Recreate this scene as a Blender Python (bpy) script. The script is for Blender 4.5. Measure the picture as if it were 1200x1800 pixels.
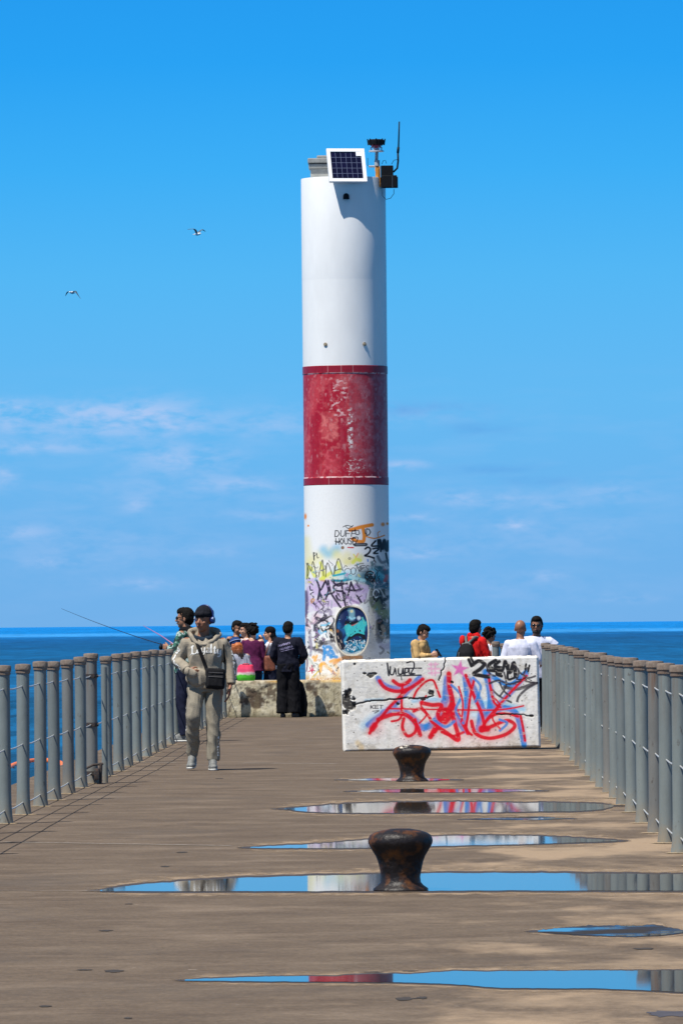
import bpy, bmesh, math, random
import numpy as np
from mathutils import Vector, Matrix, Euler, noise
from mathutils.bvhtree import BVHTree

PI = math.pi
sc = bpy.context.scene
for o in list(bpy.data.objects):
    bpy.data.objects.remove(o)
C = sc.collection
random.seed(7)
rng = np.random.default_rng(7)

# ------------------------------------------------------------------ camera
FPX, CAMH = 11800.0, 1.57            # focal length in photo pixels (1200 wide), eye height
ROLL = 0.0096
cd = bpy.data.cameras.new('camera')
cam = bpy.data.objects.new('camera', cd)
C.objects.link(cam)
cd.sensor_fit = 'HORIZONTAL'; cd.sensor_width = 24.0; cd.lens = 24.0 * FPX / 1200.0
cd.clip_start = 0.5; cd.clip_end = 60000
YAW, PITCH = math.atan(133.1 / FPX), math.atan(196.8 / FPX)
cam.location = (0, 0, CAMH)
CR = (Matrix.Rotation(YAW, 3, 'Z') @ Matrix.Rotation(PI / 2 + PITCH, 3, 'X') @ Matrix.Rotation(-ROLL, 3, 'Z'))
cam.rotation_euler = CR.to_euler()
sc.camera = cam

# ------------------------------------------------------------------ light
SUN_L, SUN_D = 0.37, 0.37            # sideways and forward travel of sunlight per metre of drop
sun_elev = math.atan(1 / math.hypot(SUN_L, SUN_D))
ld = bpy.data.lights.new('sun', 'SUN'); ld.energy = 5.0; ld.angle = math.radians(0.5); ld.color = (1.0, 0.95, 0.86)
sun = bpy.data.objects.new('sun', ld); C.objects.link(sun)
sun.rotation_euler = Vector((SUN_L, SUN_D, -1)).to_track_quat('-Z', 'Y').to_euler()

w = bpy.data.worlds.new("World"); sc.world = w; w.use_nodes = True
nt = w.node_tree; nt.nodes.clear()
def N(t, **kw):
    n = nt.nodes.new(t)
    for k, v in kw.items(): setattr(n, k, v)
    return n
def Mth(op, a, b=None, c=None, clamp=False):
    n = nt.nodes.new('ShaderNodeMath'); n.operation = op; n.use_clamp = clamp
    for i, v in enumerate((a, b, c)):
        if v is None: continue
        if isinstance(v, (int, float)): n.inputs[i].default_value = v
        else: nt.links.new(v, n.inputs[i])
    return n.outputs[0]
sky = N('ShaderNodeTexSky', sky_type='NISHITA', sun_disc=False)
sky.sun_elevation = sun_elev; sky.sun_rotation = math.atan2(-SUN_L, -SUN_D)
sky.altitude = 0; sky.air_density = 1.0; sky.dust_density = 0.3; sky.ozone_density = 2.0
bgA = N('ShaderNodeBackground'); bgA.inputs[1].default_value = 0.06
nt.links.new(sky.outputs[0], bgA.inputs[0])
tc = N('ShaderNodeTexCoord'); sep = N('ShaderNodeSeparateXYZ'); nt.links.new(tc.outputs['Generated'], sep.inputs[0])
hyp = Mth('SQRT', Mth('ADD', Mth('MULTIPLY', sep.outputs[0], sep.outputs[0]), Mth('MULTIPLY', sep.outputs[1], sep.outputs[1])))
el = Mth('DIVIDE', sep.outputs[2], Mth('MAXIMUM', hyp, 0.001))
az = Mth('ARCTAN2', sep.outputs[0], sep.outputs[1])
ramp = N('ShaderNodeValToRGB')
nt.links.new(Mth('MULTIPLY', el, 10.0, clamp=True), ramp.inputs[0])
stops = [(0.0, (.165, .42, .78)), (.12, (.15, .43, .80)), (.33, (.125, .465, .85)), (.52, (.085, .452, .87)),
         (.68, (.045, .405, .88)), (.84, (.022, .345, .86)), (.96, (.018, .315, .83))]
cr = ramp.color_ramp
cr.elements[0].position = 0; cr.elements[1].position = stops[-1][0]
cr.elements[0].color = stops[0][1] + (1,); cr.elements[1].color = stops[-1][1] + (1,)
for p, c in stops[1:-1]:
    e = cr.elements.new(p); e.color = c + (1,)
# clouds: soft wisps gated by patches in azimuth / elevation
cmb = N('ShaderNodeCombineXYZ'); nt.links.new(az, cmb.inputs[0]); nt.links.new(el, cmb.inputs[1])
mp = N('ShaderNodeMapping'); mp.inputs['Scale'].default_value = (1, 2.6, 1); nt.links.new(cmb.outputs[0], mp.inputs[0])
nz = N('ShaderNodeTexNoise'); nz.inputs['Scale'].default_value = 150; nz.inputs['Detail'].default_value = 7; nz.inputs['Roughness'].default_value = .55
nz.inputs['Distortion'].default_value = .3
nt.links.new(mp.outputs[0], nz.inputs['Vector'])
nz2 = N('ShaderNodeTexNoise'); nz2.inputs['Scale'].default_value = 420; nz2.inputs['Detail'].default_value = 5
nt.links.new(mp.outputs[0], nz2.inputs['Vector'])
def azel(x, y):
    u, v = x - 735, 1095.5 - y
    return (u + ROLL * v) / FPX, (v - ROLL * u) / FPX
blobs = [(40, 732, 130, 26, .7), (270, 730, 100, 30, 1.0), (150, 722, 110, 16, .5), (10, 715, 50, 12, .8), (130, 755, 260, 20, .5), (650, 730, 200, 20, .35), (330, 860, 200, 30, .35), (900, 940, 220, 40, .3), (150, 960, 200, 50, .35), (800, 1040, 260, 30, .3), (70, 788, 120, 12, .75), (320, 805, 95, 24, .9),
         (5, 838, 26, 20, .9), (430, 850, 60, 12, .6), (480, 745, 80, 24, .45), (712, 817, 40, 8, 1.0), (830, 876, 90, 16, .8),
         (905, 922, 26, 10, .8), (735, 973, 55, 12, .75), (250, 1027, 60, 9, .7), (40, 935, 50, 12, .6), (240, 888, 22, 12, .6),
         (725, 912, 35, 9, .7), (960, 1012, 30, 10, .6), (1060, 865, 80, 20, .5), (460, 905, 70, 12, .5), (90, 990, 50, 9, .5),
         (1100, 1053, 50, 8, .5), (370, 970, 60, 10, .4), (980, 890, 40, 9, .5)]
tot = None
for bx_, by_, sx_, sy_, am in blobs:
    a0, e0 = azel(bx_, by_)
    da = Mth('DIVIDE', Mth('SUBTRACT', az, a0), sx_ / FPX); de = Mth('DIVIDE', Mth('SUBTRACT', el, e0), sy_ / FPX)
    g = Mth('MULTIPLY', Mth('EXPONENT', Mth('MULTIPLY', Mth('ADD', Mth('MULTIPLY', da, da), Mth('MULTIPLY', de, de)), -1.0)), am)
    tot = g if tot is None else Mth('ADD', tot, g)
wisp = Mth('MULTIPLY', Mth('SUBTRACT', Mth('ADD', nz.outputs[0], Mth('MULTIPLY', nz2.outputs[0], .45)), .56), 3.4, clamp=True)
cl = Mth('MULTIPLY', Mth('MULTIPLY', tot, wisp), .72, clamp=True)
# faint general streaks
mp2 = N('ShaderNodeMapping'); mp2.inputs['Scale'].default_value = (1, 5, 1); nt.links.new(cmb.outputs[0], mp2.inputs[0])
nz3 = N('ShaderNodeTexNoise'); nz3.inputs['Scale'].default_value = 60; nz3.inputs['Detail'].default_value = 6
nt.links.new(mp2.outputs[0], nz3.inputs['Vector'])
low = Mth('SUBTRACT', 1.0, Mth('MULTIPLY', Mth('ABSOLUTE', Mth('SUBTRACT', el, .018)), 45.0), clamp=True)
cl2 = Mth('MULTIPLY', Mth('MULTIPLY', Mth('SUBTRACT', nz3.outputs[0], .47), 1.8, clamp=True), low)
cl = Mth('ADD', cl, Mth('MULTIPLY', cl2, .42), clamp=True)
mixc = N('ShaderNodeMixRGB'); nt.links.new(cl, mixc.inputs[0]); nt.links.new(ramp.outputs[0], mixc.inputs[1]); mixc.inputs[2].default_value = (.40, .56, .86, 1)
# blue-grey cloud shadows right of the tower
dk = None
for bx_, by_, sx_, sy_ in [(790, 718, 70, 12), (840, 755, 60, 14), (700, 720, 40, 12), (860, 825, 90, 8), (945, 845, 60, 8)]:
    a0, e0 = azel(bx_, by_)
    da = Mth('DIVIDE', Mth('SUBTRACT', az, a0), sx_ / FPX); de = Mth('DIVIDE', Mth('SUBTRACT', el, e0), sy_ / FPX)
    g = Mth('EXPONENT', Mth('MULTIPLY', Mth('ADD', Mth('MULTIPLY', da, da), Mth('MULTIPLY', de, de)), -1.0))
    dk = g if dk is None else Mth('ADD', dk, g)
dk = Mth('MULTIPLY', Mth('MULTIPLY', dk, Mth('SUBTRACT', nz.outputs[0], .3)), 1.3, clamp=True)
mixd = N('ShaderNodeMixRGB'); nt.links.new(dk, mixd.inputs[0]); nt.links.new(mixc.outputs[0], mixd.inputs[1]); mixd.inputs[2].default_value = (.10, .33, .74, 1)
bgB = N('ShaderNodeBackground'); bgB.inputs[1].default_value = 0.84
nt.links.new(mixd.outputs[0], bgB.inputs[0])
mxs = N('ShaderNodeMixShader'); ow = N('ShaderNodeOutputWorld')
nt.links.new(Mth('MULTIPLY', Mth('SUBTRACT', el, .12), 4.0, clamp=True), mxs.inputs[0])
nt.links.new(bgB.outputs[0], mxs.inputs[1]); nt.links.new(bgA.outputs[0], mxs.inputs[2]); nt.links.new(mxs.outputs[0], ow.inputs[0])
try: w.cycles.sampling_method = 'MANUAL'; w.cycles.sample_map_resolution = 1024
except Exception: pass

vs = sc.view_settings
vs.view_transform = 'Standard'; vs.look = 'None'; vs.gamma = 1; vs.use_curve_mapping = False
vs.exposure = 0.32

# ------------------------------------------------------------------ measuring helpers (photo pixel -> metres)
def ray(x, y): return CR @ Vector((x - 600, 900 - y, -FPX))
def G(x, y, z=0.0):
    d = ray(x, y); t = (z - CAMH) / d.z
    return Vector((0, 0, CAMH)) + d * t
def P(x, y, Y):
    d = ray(x, y); return Vector((0, 0, CAMH)) + d * (Y / d.y)

# ------------------------------------------------------------------ object helpers
def tag(o, label=None, cat=None, group=None, kind=None):
    if label: o['label'] = label
    if cat: o['category'] = cat
    if group: o['group'] = group
    if kind: o['kind'] = kind
    return o
def empty(name, loc, label=None, cat=None, group=None):
    o = bpy.data.objects.new(name, None); C.objects.link(o); o.location = loc
    o.empty_display_size = .1
    return tag(o, label, cat, group)
def link(name, me, mat=None, parent=None, smooth=False):
    o = bpy.data.objects.new(name, me); C.objects.link(o)
    if mat is not None and not me.materials: me.materials.append(mat)
    if parent is not None: o.parent = parent
    if smooth: me.polygons.foreach_set('use_smooth', [True] * len(me.polygons))
    return o

class MB:
    def __init__(s): s.v = []; s.f = []
    def add(s, vs_, fs_):
        b = len(s.v); s.v += [tuple(v) for v in vs_]; s.f += [tuple(i + b for i in f) for f in fs_]
    def box(s, c, size, rot=None, bev=0):
        bm = bmesh.new(); bmesh.ops.create_cube(bm, size=1)
        for v in bm.verts: v.co = Vector((v.co.x * size[0], v.co.y * size[1], v.co.z * size[2]))
        if bev: bmesh.ops.bevel(bm, geom=bm.edges[:], offset=bev, segments=2, affect='EDGES', profile=.6)
        M = (rot.to_matrix() if isinstance(rot, Euler) else (rot or Matrix.Identity(3)))
        bm.verts.index_update()
        s.add([M @ v.co + Vector(c) for v in bm.verts], [[v.index for v in f.verts] for f in bm.faces]); bm.free()
    def tube(s, pts, r, n=8, cap=True):
        pts = [Vector(p) for p in pts]; rs = r if isinstance(r, (list, tuple)) else [r] * len(pts)
        V = []; F = []
        up = Vector((0, 0, 1)); prev = None
        for i, p in enumerate(pts):
            t = (pts[min(i + 1, len(pts) - 1)] - pts[max(i - 1, 0)]).normalized()
            if prev is None:
                a = t.cross(up if abs(t.z) < .9 else Vector((1, 0, 0))).normalized()
            else:
                a = (prev - t * prev.dot(t)).normalized()
            prev = a; b = t.cross(a)
            for k in range(n):
                an = 2 * PI * k / n; V.append(p + (a * math.cos(an) + b * math.sin(an)) * rs[i])
        for i in range(len(pts) - 1):
            for k in range(n):
                F.append((i * n + k, i * n + (k + 1) % n, (i + 1) * n + (k + 1) % n, (i + 1) * n + k))
        if cap: F.append(tuple(range(n))[::-1]); F.append(tuple((len(pts) - 1) * n + k for k in range(n)))
        s.add(V, F)
    def lathe(s, prof, c=(0, 0, 0), n=32, cap=True):   # prof [(r,z)]
        V = []; F = []; c = Vector(c)
        for r, z in prof:
            for k in range(n):
                a = 2 * PI * k / n; V.append(c + Vector((r * math.cos(a), r * math.sin(a), z)))
        for i in range(len(prof) - 1):
            for k in range(n):
                F.append((i * n + k, i * n + (k + 1) % n, (i + 1) * n + (k + 1) % n, (i + 1) * n + k))
        if cap: F.append(tuple(range(n))[::-1]); F.append(tuple((len(prof) - 1) * n + k for k in range(n)))
        s.add(V, F)
    def ell(s, c, r, rot=None, nu=18, nv=12):
        V = []; F = []; c = Vector(c); M = rot or Matrix.Identity(3)
        if isinstance(r, (int, float)): r = (r, r, r)
        for j in range(1, nv):
            ph = PI * j / nv
            for i in range(nu):
                th = 2 * PI * i / nu
                V.append(c + M @ Vector((r[0] * math.sin(ph) * math.cos(th), r[1] * math.sin(ph) * math.sin(th), r[2] * math.cos(ph))))
        V.append(c + M @ Vector((0, 0, r[2]))); V.append(c - M @ Vector((0, 0, r[2])))
        for j in range(nv - 2):
            for i in range(nu):
                F.append((j * nu + i, (j + 1) * nu + i, (j + 1) * nu + (i + 1) % nu, j * nu + (i + 1) % nu))
        t = len(V) - 2
        for i in range(nu):
            F.append((t, i, (i + 1) % nu)); F.append((t + 1, (nv - 2) * nu + (i + 1) % nu, (nv - 2) * nu + i))
        s.add(V, F)
    def cone(s, p0, r0, p1, r1, flat=False):
        s.tube([p0, p1], [r0, r1], 16)
        if not flat:
            s.ell(p0, r0, nu=14, nv=10); s.ell(p1, r1, nu=14, nv=10)
    def limb(s, pts, rs):
        for i in range(len(pts) - 1): s.cone(pts[i], rs[i], pts[i + 1], rs[i + 1])
    def loft(s, rings, n=24):      # rings (cx,cy,z,rx,ry)
        V = []; F = []
        for cx, cy, z, rx, ry in rings:
            for k in range(n):
                a = 2 * PI * k / n; ca, sa = math.cos(a), math.sin(a)
                e = .85
                V.append((cx + rx * math.copysign(abs(ca) ** e, ca), cy + ry * math.copysign(abs(sa) ** e, sa), z))
        for i in range(len(rings) - 1):
            for k in range(n):
                F.append((i * n + k, i * n + (k + 1) % n, (i + 1) * n + (k + 1) % n, (i + 1) * n + k))
        F.append(tuple(range(n))[::-1]); F.append(tuple((len(rings) - 1) * n + k for k in range(n)))
        s.add(V, F)
    def mesh(s, name='m'):
        me = bpy.data.meshes.new(name); me.from_pydata(s.v, [], s.f); me.update(); return me
    def build(s, name, mat, parent=None, smooth=False, sharp=None):
        me = s.mesh(name); o = link(name, me, mat, parent, smooth)
        if smooth and sharp:
            bm = bmesh.new(); bm.from_mesh(me)
            for e in bm.edges:
                if len(e.link_faces) == 2 and e.calc_face_angle(0) > sharp: e.smooth = False
            bm.to_mesh(me); bm.free()
        return o

def remesh(mb, voxel, smooth=2, xf=None, fold=None, mirror=None):
    """fuse all primitives of mb into one continuous skin"""
    me = mb.mesh('tmp')
    if callable(xf): xf(me)
    elif xf is not None: me.transform(xf)
    o = bpy.data.objects.new('tmp', me); C.objects.link(o)
    m = o.modifiers.new('r', 'REMESH'); m.mode = 'VOXEL'; m.voxel_size = voxel; m.adaptivity = 0
    if smooth:
        m2 = o.modifiers.new('s', 'SMOOTH'); m2.iterations = smooth; m2.factor = .5
    dg = bpy.context.evaluated_depsgraph_get(); dg.update()
    out = bpy.data.meshes.new_from_object(o.evaluated_get(dg))
    bpy.data.objects.remove(o); bpy.data.meshes.remove(me)
    if fold:
        amp, fr, seed = fold
        out.update()
        n = len(out.vertices); co = np.zeros(n * 3, np.float32); out.vertices.foreach_get('co', co); co = co.reshape(-1, 3)
        no = np.zeros(n * 3, np.float32); out.vertex_normals.foreach_get('vector', no); no = no.reshape(-1, 3)
        amt = np.zeros(n, np.float32)
        for i in range(n):
            x, y, z = float(co[i, 0]), float(co[i, 1]), float(co[i, 2])
            q = Vector((x * fr + seed, y * fr, z * fr * .55 + x * fr * .5))
            rd = 1 - abs(noise.noise(q * 1.3 + Vector((9, 3, seed)))) * 2.2
            amt[i] = (noise.noise(q) + .5 * noise.noise(q * 2.3)) * .8 + rd * .55 - .3
        co += no * amt[:, None] * amp; out.vertices.foreach_set('co', co.ravel())
    out.update()
    return out

# ------------------------------------------------------------------ materials
MATS = {}
def nmat(name):
    m = bpy.data.materials.new(name); m.use_nodes = True
    t = m.node_tree; return m, t, t.nodes['Principled BSDF']
def mat(name, col, rough=.6, var=.15, scale=8, metal=0, bump=0, bscale=40, spec=.5, col2=None, coords='Object', stretch=(1, 1, 1), c2amt=None, detail=6, emis=None):
    if name in MATS: return MATS[name]
    m, t, b = nmat(name)
    tcn = t.nodes.new('ShaderNodeTexCoord'); mpn = t.nodes.new('ShaderNodeMapping'); mpn.inputs['Scale'].default_value = stretch
    t.links.new(tcn.outputs[coords], mpn.inputs[0])
    n = t.nodes.new('ShaderNodeTexNoise'); n.inputs['Scale'].default_value = scale; n.inputs['Detail'].default_value = detail
    n.inputs['Roughness'].default_value = .6
    t.links.new(mpn.outputs[0], n.inputs['Vector'])
    r = t.nodes.new('ShaderNodeValToRGB'); t.links.new(n.outputs[0], r.inputs[0])
    c2 = col2 or tuple(min(1, c * (1 + var)) for c in col); c1 = col if col2 else tuple(c * (1 - var) for c in col)
    lo, hi = c2amt or (.35, .65)
    r.color_ramp.elements[0].position = lo; r.color_ramp.elements[1].position = hi
    r.color_ramp.elements[0].color = tuple(c1) + (1,); r.color_ramp.elements[1].color = tuple(c2) + (1,)
    t.links.new(r.outputs[0], b.inputs['Base Color'])
    b.inputs['Roughness'].default_value = rough; b.inputs['Metallic'].default_value = metal
    b.inputs['Specular IOR Level'].default_value = spec
    if bump:
        n2 = t.nodes.new('ShaderNodeTexNoise'); n2.inputs['Scale'].default_value = bscale; n2.inputs['Detail'].default_value = 5
        t.links.new(mpn.outputs[0], n2.inputs['Vector'])
        bp = t.nodes.new('ShaderNodeBump'); bp.inputs['Strength'].default_value = bump; bp.inputs['Distance'].default_value = .01
        t.links.new(n2.outputs[0], bp.inputs['Height']); t.links.new(bp.outputs[0], b.inputs['Normal'])
    MATS[name] = m
    return m
def cmat(name, rough=.75, bump=.2, bscale=60, spec=.3, grime=(.84, 1.1)):
    """painted surface whose colours are stored on the mesh (spray paint), plus fine grain"""
    m, t, b = nmat(name)
    a = t.nodes.new('ShaderNodeVertexColor'); a.layer_name = 'paint'
    tcn = t.nodes.new('ShaderNodeTexCoord')
    n = t.nodes.new('ShaderNodeTexNoise'); n.inputs['Scale'].default_value = 30; n.inputs['Detail'].default_value = 8
    t.links.new(tcn.outputs['Object'], n.inputs['Vector'])
    mr = t.nodes.new('ShaderNodeMapRange'); mr.inputs[1].default_value = .3; mr.inputs[2].default_value = .7; mr.inputs[3].default_value = grime[0]; mr.inputs[4].default_value = grime[1]
    t.links.new(n.outputs[0], mr.inputs[0])
    mx = t.nodes.new('ShaderNodeMixRGB'); mx.blend_type = 'MULTIPLY'; mx.inputs[0].default_value = 1
    t.links.new(a.outputs[0], mx.inputs[1]); t.links.new(mr.outputs[0], mx.inputs[2]); t.links.new(mx.outputs[0], b.inputs['Base Color'])
    b.inputs['Roughness'].default_value = rough; b.inputs['Specular IOR Level'].default_value = spec
    n2 = t.nodes.new('ShaderNodeTexNoise'); n2.inputs['Scale'].default_value = bscale; n2.inputs['Detail'].default_value = 6
    t.links.new(tcn.outputs['Object'], n2.inputs['Vector'])
    bp = t.nodes.new('ShaderNodeBump'); bp.inputs['Strength'].default_value = bump; bp.inputs['Distance'].default_value = .01
    t.links.new(n2.outputs[0], bp.inputs['Height']); t.links.new(bp.outputs[0], b.inputs['Normal'])
    return m
def lin(r, g, b):
    f = lambda c: (c / 255 / 12.92) if c / 255 <= .04045 else ((c / 255 + .055) / 1.055) ** 2.4
    return (f(r), f(g), f(b))

# paint rasteriser: strokes measured in a flat 2-D space laid over the surface
class Paint:
    def __init__(s, U, V, base):
        s.U = U; s.V = V; s.c = np.array(base, float) * np.ones(U.shape + (3,))
        s.wf = 1.22
    def blend(s, a, col): s.c += (np.array(col) - s.c) * np.clip(a, 0, 1)[..., None]
    def stroke(s, pts, wd, col, soft=.35, op=1.0, closed=False):
        pts = list(pts)
        if closed: pts.append(pts[0])
        wd = wd * s.wf; xs = [p[0] for p in pts]; ys = [p[1] for p in pts]
        m = wd * (1 + soft * 2) + 4
        sel = (s.U > min(xs) - m) & (s.U < max(xs) + m) & (s.V > min(ys) - m) & (s.V < max(ys) + m)
        if not sel.any(): return
        u = s.U[sel]; v = s.V[sel]; d = np.full(u.shape, 1e9)
        for (x0, y0), (x1, y1) in zip(pts[:-1], pts[1:]):
            dx, dy = x1 - x0, y1 - y0; L = dx * dx + dy * dy + 1e-9
            t = np.clip(((u - x0) * dx + (v - y0) * dy) / L, 0, 1)
            d = np.minimum(d, np.hypot(u - x0 - t * dx, v - y0 - t * dy))
        if len(pts) == 1: d = np.hypot(u - pts[0][0], v - pts[0][1])
        h = wd / 2; e = max(h * soft * 2, 1.0)
        a = np.clip((h + e / 2 - d) / e, 0, 1); a = a * a * (3 - 2 * a) * op
        cc = s.c[sel]; cc += (np.array(col) - cc) * a[:, None]; s.c[sel] = cc
    def curve(s, pts, wd, col, soft=.35, op=1.0):   # smooth Catmull-Rom stroke
        if len(pts) < 3: return s.stroke(pts, wd, col, soft, op)
        p = [pts[0]] + list(pts) + [pts[-1]]; out = []
        for i in range(1, len(p) - 2):
            a, b, c, d = [np.array(q, float) for q in p[i - 1:i + 3]]
            for k in range(6):
                t = k / 6
                out.append(tuple(.5 * ((2 * b) + (-a + c) * t + (2 * a - 5 * b + 4 * c - d) * t * t + (-a + 3 * b - 3 * c + d) * t ** 3)))
        out.append(tuple(pts[-1])); s.stroke(out, wd, col, soft, op)
    def dot(s, x, y, r, col, soft=.5, op=1.0, asp=1.0):
        d = np.hypot(s.U - x, (s.V - y) / asp); a = np.clip((r * (1 + soft) - d) / (2 * r * soft + .01), 0, 1) * op
        s.blend(a * a * (3 - 2 * a), col)
    def poly(s, pts, col, soft=6, op=1.0, noise_=None):
        x = s.U; y = s.V; inside = np.zeros(x.shape, bool); n = len(pts); dmin = np.full(x.shape, 1e9)
        for i in range(n):
            x0, y0 = pts[i]; x1, y1 = pts[(i + 1) % n]
            cond = ((y0 > y) != (y1 > y)) & (x < (x1 - x0) * (y - y0) / (y1 - y0 + 1e-9) + x0)
            inside ^= cond
            dx, dy = x1 - x0, y1 - y0; L = dx * dx + dy * dy + 1e-9
            t = np.clip(((x - x0) * dx + (y - y0) * dy) / L, 0, 1)
            dmin = np.minimum(dmin, np.hypot(x - x0 - t * dx, y - y0 - t * dy))
        sd = np.where(inside, dmin, -dmin); a = np.clip(sd / soft + .5, 0, 1) * op
        if noise_ is not None: a = a * noise_
        s.blend(a, col)
    def apply(s, me):
        ca = me.color_attributes.new('paint', 'FLOAT_COLOR', 'POINT')
        c = np.clip(s.c.reshape(-1, 3), 0.002, 1); c = np.concatenate([c, np.ones((len(c), 1))], 1).astype(np.float32)
        ca.data.foreach_set('color', c.ravel())
def vnoise(U, V, sc_, seed=0, oct_=4):
    """value noise on arrays"""
    r = np.random.default_rng(seed); tab = r.random((256, 256)); out = np.zeros(U.shape); amp = 1; tot_ = 0
    x = U / sc_ + 1000; y = V / sc_ + 1000
    for o_ in range(oct_):
        xi = np.floor(x).astype(int); yi = np.floor(y).astype(int); fx = x - xi; fy = y - yi
        fx = fx * fx * (3 - 2 * fx); fy = fy * fy * (3 - 2 * fy)
        g = lambda i, j: tab[(xi + i) % 256, (yi + j) % 256]
        out += amp * ((g(0, 0) * (1 - fx) + g(1, 0) * fx) * (1 - fy) + (g(0, 1) * (1 - fx) + g(1, 1) * fx) * fy)
        tot_ += amp; amp *= .5; x = x * 2 + 17; y = y * 2 + 5
    return out / tot_
def grid_mesh(name, X, Y_, Z, wrap=False):
    """X,Y,Z arrays (rows, cols) -> mesh"""
    h, w_ = X.shape; V = np.stack([X, Y_, Z], -1).reshape(-1, 3)
    i = np.arange(h - 1)[:, None]; j = np.arange(w_ if wrap else w_ - 1)[None, :]
    a = i * w_ + j; b = i * w_ + (j + 1) % w_; c_ = (i + 1) * w_ + (j + 1) % w_; d = (i + 1) * w_ + j
    F = np.stack([a, b, c_, d], -1).reshape(-1, 4)
    me = bpy.data.meshes.new(name)
    me.vertices.add(len(V)); me.vertices.foreach_set('co', V.astype(np.float32).ravel())
    me.loops.add(F.size); me.loops.foreach_set('vertex_index', F.ravel().astype(np.int32))
    me.polygons.add(len(F)); me.polygons.foreach_set('loop_start', (np.arange(len(F)) * 4).astype(np.int32))
    me.update(calc_edges=True); me.validate()
    me.polygons.foreach_set('use_smooth', [True] * len(F))
    return me

# simple hand-lettering alphabet, unit box (x right, y DOWN)
LET = {
 'A': [[(0, 1), (.5, 0), (1, 1)], [(.2, .65), (.8, .65)]], 'C': [[(1, .1), (.5, 0), (0, .4), (.1, .85), (.6, 1), (1, .85)]],
 'D': [[(0, 0), (0, 1), (.6, .95), (1, .5), (.6, .05), (0, 0)]], 'E': [[(1, 0), (0, 0), (0, 1), (1, 1)], [(0, .5), (.8, .5)]],
 'F': [[(1, 0), (0, 0), (0, 1)], [(0, .5), (.8, .5)]], 'H': [[(0, 0), (0, 1)], [(1, 0), (1, 1)], [(0, .5), (1, .5)]],
 'K': [[(0, 0), (0, 1)], [(1, 0), (0, .55), (1, 1)]], 'M': [[(0, 1), (.1, 0), (.5, .7), (.9, 0), (1, 1)]], 'N': [[(0, 1), (0, 0), (1, 1), (1, 0)]],
 'O': [[(.5, 0), (0, .5), (.5, 1), (1, .5), (.5, 0)]], 'P': [[(0, 1), (0, 0), (.9, .1), (.9, .45), (0, .55)]],
 'S': [[(1, .1), (.4, 0), (0, .25), (.9, .6), (.7, 1), (0, .9)]], 'T': [[(0, 0), (1, 0)], [(.5, 0), (.5, 1)]], 'U': [[(0, 0), (.05, .8), (.5, 1), (.95, .8), (1, 0)]],
 'R': [[(0, 1), (0, 0), (.9, .1), (.9, .45), (0, .55), (1, 1)]], 'L': [[(0, 0), (0, 1), (1, 1)]], '2': [[(0, .2), (.4, 0), (.9, .2), (0, 1), (1, 1)]],
 'I': [[(.5, 0), (.5, 1)]], 'B': [[(0, 0), (0, 1), (.9, .8), (.6, .5), (0, .5)], [(0, 0), (.8, .2), (.6, .5)]], '4': [[(.7, 1), (.7, 0), (0, .7), (1, .7)]]}
def letters(pt, txt, x, y, cw, ch, wd, col, slant=0, gap=.25, **k):
    for i, c in enumerate(txt):
        if c in LET:
            for st in LET[c]:
                pt.stroke([(x + i * cw * (1 + gap) + px * cw - slant * (py - .5) * ch, y + py * ch) for px, py in st], wd, col, **k)

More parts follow.
